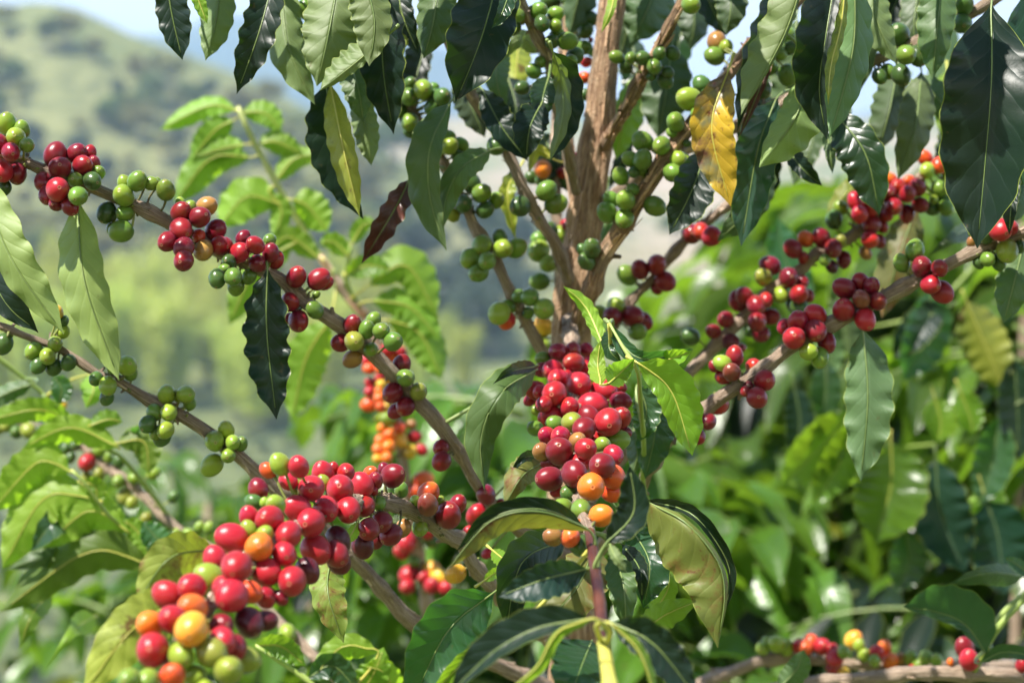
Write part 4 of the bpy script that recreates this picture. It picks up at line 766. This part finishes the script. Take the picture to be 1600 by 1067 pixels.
bush(330, 735, 4.3, 1, .5, 'small lime coffee bush seen above the big left hand cherry bunch')
bush(500, 880, 3.3, 2, 1.5, 'dark coffee bush beneath the left hand cherry bunch')
bush(170, 930, 3.0, 0, 2.6, 'coffee bush in shade under the drooping lime leaves')
bush(640, 900, 4.2, 0, 3.6, 'low coffee bush behind the thin pale cherry stem')

# ================================================================== land, far trees, mountains, haze
def ground_mat():
    k = NT('hillside_vegetation'); pos = k.n('ShaderNodeTexCoord').outputs['Object']
    sy = k.n('ShaderNodeSeparateXYZ', {0: pos})
    a = k.noise(pos, .022, 4, .6); b = k.noise(pos, .35, 5, .65); c_ = k.noise(pos, .007, 3, .5)
    base = k.ramp(b, [(.3, (.06, .085, .03)), (.5, (.16, .19, .055)), (.7, (.30, .30, .10))])
    tan = k.ramp(b, [(.3, (.30, .22, .14)), (.7, (.52, .41, .28))])
    far = k.math('MINIMUM', k.math('MAXIMUM', k.math('MULTIPLY_ADD', sy.outputs[1], .012, -2.5), 0), 1)
    m = k.math('MINIMUM', k.math('MAXIMUM', k.math('MULTIPLY_ADD', a, 7, -2.7), 0), 1)
    east = k.math('MINIMUM', k.math('MAXIMUM', k.math('MULTIPLY_ADD', sy.outputs[0], .02, k.math('MULTIPLY_ADD', sy.outputs[1], .0026, -.35)), .12), 1)
    m = k.math('MULTIPLY', k.math('MULTIPLY', m, far), east)
    col = k.mix(m, base, tan)
    row = k.n('ShaderNodeTexWave', {'Vector': pos, 'Scale': .22, 'Distortion': 3.0, 'Detail': 2}, wave_type='BANDS', bands_direction='DIAGONAL').outputs[0]
    near = k.math('SUBTRACT', 1, far)
    col = k.mix(k.math('MULTIPLY', k.math('MULTIPLY', row, near), .5), col, (.025, .05, .03))
    k.set(k.b.inputs['Base Color'], col); k.b.inputs['Roughness'].default_value = .9
    k.set(k.b.inputs['Normal'], k.n('ShaderNodeBump', {'Strength': 1, 'Distance': 1.2, 'Height': k.noise(pos, .5, 5, .65)}).outputs[0])
    return k.m
EY = [-50, 0, 8, 30, 60, 90, 105, 140, 200, 260]
EZ = [10, 0, -2.16, -8.1, -14.5, -17.5, -15.8, -11, -2.5, 12]
def land(x, y):
    z = np.interp(y, EY, EZ); u = x/max(y, 60)/KX*1600+800
    if y > 200:
        t = min(1, (y-260)/90) if y > 260 else 0; t = max(t, 0); t = t*t*(3-2*t)
        crest = np.interp(u, [-1600,-400,0,60,130,200,270,400,500,600,700,1000,1600,3000], [.09,.13,.163,.167,.162,.151,.144,.128,.111,.093,.074,.045,.05,.07])
        z1 = z*(1-t)+t*(1.6+crest*350)
        if y > 350: 
            q = min(1, (y-350)/420); e2 = np.interp(u, [0, 500, 900, 1300, 1600], [.100,.106,.110,.115,.118])
            z1 = (1.6+crest*350)*(1-q)+q*(1.6+e2*770)-math.sin(q*math.pi)*14
        if y > 770: z1 = 1.6+.112*770-(y-770)*.12
        z = z1
    if y > 20: z += noise.noise(Vector((x*.02, y*.02, 3)))*2.2*min(1, (y-20)/120)+noise.noise(Vector((x*.006, y*.006, 8)))*6*min(1, max(0, (y-200)/200))
    if y < 20: z += .05*noise.noise(Vector((x, y, 0)))
    return z
ys = np.concatenate([np.linspace(-40, 20, 30), np.linspace(24, 400, 150), np.linspace(408, 1400, 60)]); nx = 150
gv = []; guv = []
for y in ys:
    hw = 60+.75*max(y, 0)
    for x in np.linspace(-hw, hw, nx): gv.append((x, y, land(x, y))); guv.append((0, 0))
mb = MB(); mb.add(gv, grid_faces(len(ys), nx)[:, ::-1], guv); mb.build('hillside', [ground_mat()])['kind'] = 'structure'
def mount_mat():
    k = NT('mountain_forest'); pos = k.n('ShaderNodeTexCoord').outputs['Object']
    k.set(k.b.inputs['Base Color'], k.ramp(k.noise(pos, .012, 6, .6), [(.35, (.03, .055, .03)), (.55, (.06, .09, .045)), (.7, (.16, .16, .09))])); k.b.inputs['Roughness'].default_value = .95
    return k.m
MU = [-1500,-300,0,250,350,500,620,700,800,900,1080,1250,1400,1600,2400]; ME = [.15,.165,.167,.165,.171,.169,.168,.156,.146,.137,.131,.126,.122,.118,.125]
mv = []; my = np.linspace(1420, 3900, 50)
for y in my:
    for x in np.linspace(-.8*y, .8*y, 130):
        u = x/y/KX*1600+800; e = np.interp(u, MU, ME); t = (y-1420)/(2550-1420)
        z = (1.6+e*2550)*(math.sin(min(t, 1)*math.pi/2)**1.1) if t <= 1 else (1.6+e*2550)*(1-.5*(t-1))
        z += noise.fractal(Vector((x*.0023, y*.0023, 1)), 1.0, 2.0, 5)*42*min(1, t*2)-8
        mv.append((x, y, z-30))
mb = MB(); mb.add(mv, grid_faces(len(my), 130)[:, ::-1], [(0, 0)]*len(mv)); mb.build('mountains', [mount_mat()])['kind'] = 'structure'

def fol_mat(name, a, b, tr, tf=.25):
    k = NT(name); pos = k.n('ShaderNodeTexCoord').outputs['Object']; n = k.noise(pos, 1.6, 4)
    oi = k.n('ShaderNodeObjectInfo').outputs['Random']
    c = k.ramp(n, [(.35, a), (.65, b)]); c = k.n('ShaderNodeHueSaturation', {'Hue': k.math('MULTIPLY_ADD', oi, .04, .48), 'Value': k.math('MULTIPLY_ADD', oi, .5, .75), 'Color': c}).outputs[0]
    k.set(k.b.inputs['Base Color'], c); k.b.inputs['Roughness'].default_value = .55
    t = k.n('ShaderNodeBsdfTranslucent', {'Color': tr}); mx = k.n('ShaderNodeMixShader', {0: tf, 1: k.b, 2: t}); k.t.links.new(mx.outputs[0], k.out.inputs[0]); return k.m
FB = fol_mat('bamboo_leaf', (.36, .42, .06), (.52, .56, .12), (.66, .72, .10), .4)
FT = fol_mat('broadleaf', (.08, .12, .035), (.18, .21, .07), (.2, .3, .03))
FD = fol_mat('dark_foliage', (.035, .06, .035), (.075, .10, .05), (.06, .12, .02), .15)
FO = fol_mat('olive_foliage', (.18, .18, .06), (.32, .30, .12), (.3, .3, .05))
TBK = stem_mat('far_trunk_bark', (.20, .17, .13), (.33, .29, .23), .8)
def crown_mesh(seed, kind):
    rs = np.random.RandomState(seed); mb = MB(); pts = []
    if kind == 'bamboo':
        for i in range(16):
            a = rs.uniform(0, 6.28); top = np.array([math.cos(a)*rs.uniform(.8, 2.6), math.sin(a)*rs.uniform(.8, 2.6), rs.uniform(8, 12)])
            for j in range(95):
                t = rs.uniform(.12, 1)**.7; c = np.array([top[0]*t**1.8, top[1]*t**1.8, top[2]*(t-.10*t*t)]); pts.append(c+rs.normal(0, .30+.35*(1-abs(t-.6)), 3))
        size = .42
    else:
        for i in range(11):
            c = rs.normal(0, 1, 3); c = c/np.linalg.norm(c)*rs.uniform(.5, 1.9); c[2] = abs(c[2])*.9+3.6; rr = rs.uniform(.8, 1.5)
            q = rs.normal(0, 1, (110, 3)); q /= np.linalg.norm(q, axis=1)[:, None]; pts += list(c+q*rr*rs.uniform(.7, 1.05, (110, 1)))
        size = .36
    P_ = np.array(pts); n = len(P_); e1 = rs.normal(0, 1, (n, 3)); e1 /= np.linalg.norm(e1, axis=1)[:, None]; e2 = np.cross(e1, rs.normal(0, 1, (n, 3))); e2 /= np.linalg.norm(e2, axis=1)[:, None]
    sz = size*rs.uniform(.5, 1.2, (n, 1)); V = np.stack([P_-e1*sz, P_+e2*sz*.5, P_+e1*sz, P_-e2*sz*.5], 1).reshape(-1, 3)
    mb.add(V, np.arange(n*4).reshape(-1, 4), np.zeros((n*4, 2))); return mb
FAR = {}
for kd, mats in (('bamboo', [FB]), ('tree', [FT, FD, FO])):
    for m in mats:
        for v in range(2):
            me = crown_mesh(v*7+len(FAR), 'bamboo' if kd == 'bamboo' else 'tree').build('crown', [m], as_mesh=True); tk = MB()
            if kd == 'bamboo':
                for j in range(7): a = j*.9; tube(tk, [(math.cos(a)*.3, math.sin(a)*.3, -.4, .06), (math.cos(a)*.7, math.sin(a)*.7, 5, .05), (math.cos(a)*1.6, math.sin(a)*1.6, 9, .02)], n=6, k=5)
            else:
                tube(tk, [(0, 0, -.5, .22), (.1, 0, 2, .17), (0, .1, 4.4, .09)], n=6, k=7)
                for j in range(4): a = j*1.6; tube(tk, [(0, 0, 2+j*.3, .1), (math.cos(a)*1.3, math.sin(a)*1.3, 4, .04)], n=4, k=5)
            FAR.setdefault((kd, m.name), []).append((me, tk.build('trunk', [TBK], as_mesh=True)))
def far_tree(u, Y, kd, m, s, name, label, cat, group, zs=1):
    x = (u-800)/1600*KX*Y; me, tk = random.choice(FAR[(kd, m.name)]); t = thing(name, (x, Y, land(x, Y)-.1), label, cat, group)
    t.rotation_euler.z = random.uniform(0, 6); t.scale = (s, s, s*zs); link('crown', me, t); link('trunk', tk, t)
random.seed(21)
for i in range(48):
    u = -60+i*16.5+random.uniform(-14, 14); far_tree(u, random.uniform(176, 222), 'bamboo', FB, random.uniform(.8, 1.2)*np.interp(u, [0, 500, 760], [1, .85, .6]), 'bamboo_clump', 'pale yellow green bamboo clump in the row at the foot of the left hill', 'bamboo', 'bamboo clumps in the valley')
for i in range(285):
    Y = random.uniform(232, 325); u = random.uniform(-150, 640); m = random.choice([FT, FO, FO, FD, FT, FO, FO])
    far_tree(u, Y, 'tree', m, random.uniform(.45, 1.15), 'hill_tree', {'broadleaf': 'mid green tree standing on the hazy left hill', 'dark_foliage': 'dark green tree standing on the hazy left hill', 'olive_foliage': 'dry olive tree standing on the hazy left hill'}[m.name], 'tree', 'hillside trees, '+m.name.replace('_', ' '))
for i in range(16):
    u = random.uniform(640, 800); Y = random.uniform(205, 262); far_tree(u, Y, 'tree', FD, random.uniform(.9, 1.7), 'valley_tree', 'dark tree in the valley gap between the left shoot and the trunk', 'tree', 'dark valley trees')
for i in range(34):
    Y = random.uniform(300, 640); u = random.uniform(500, 1700); far_tree(u, Y, 'tree', random.choice([FT, FD]), random.uniform(.9, 1.8), 'field_tree', 'small hazy tree among the tan fields across the valley', 'tree', 'trees among the tan fields')
for i in range(210):
    Y = random.uniform(100, 178); u = random.uniform(-100, 900); far_tree(u, Y, 'tree', random.choice([FT, FD, FD]), random.uniform(.18, .42), 'slope_shrub', 'rounded shrub on the blue green slope below the bamboo', 'shrub', 'shrubs on the lower slope', .6)

hz = MB(); X0, X1, Y0, Y1, Z0, Z1 = -3200, 3200, -60, 4050, -140, 520
V = [(x, y, z) for x in (X0, X1) for y in (Y0, Y1) for z in (Z0, Z1)]
hz.add(V, [(0,1,3,2),(4,6,7,5),(0,4,5,1),(2,3,7,6),(0,2,6,4),(1,5,7,3)], [(0,0)]*8)
hm = bpy.data.materials.new('valley_haze'); hm.use_nodes = True; t = hm.node_tree; t.nodes.clear()
ou = t.nodes.new('ShaderNodeOutputMaterial'); pv = t.nodes.new('ShaderNodeVolumePrincipled'); t.links.new(pv.outputs[0], ou.inputs['Volume'])
pv.inputs['Color'].default_value = (.50, .70, 1, 1); pv.inputs['Density'].default_value = .00052; pv.inputs['Anisotropy'].default_value = .2
ho = hz.build('haze', [hm]); ho['kind'] = 'stuff'

from mathutils import Matrix
for o in bpy.data.objects:
    if o.parent and o.parent.type == 'EMPTY' and o.parent in (tree, sap, left, right): o.matrix_parent_inverse = Matrix.Translation(-o.parent.location)
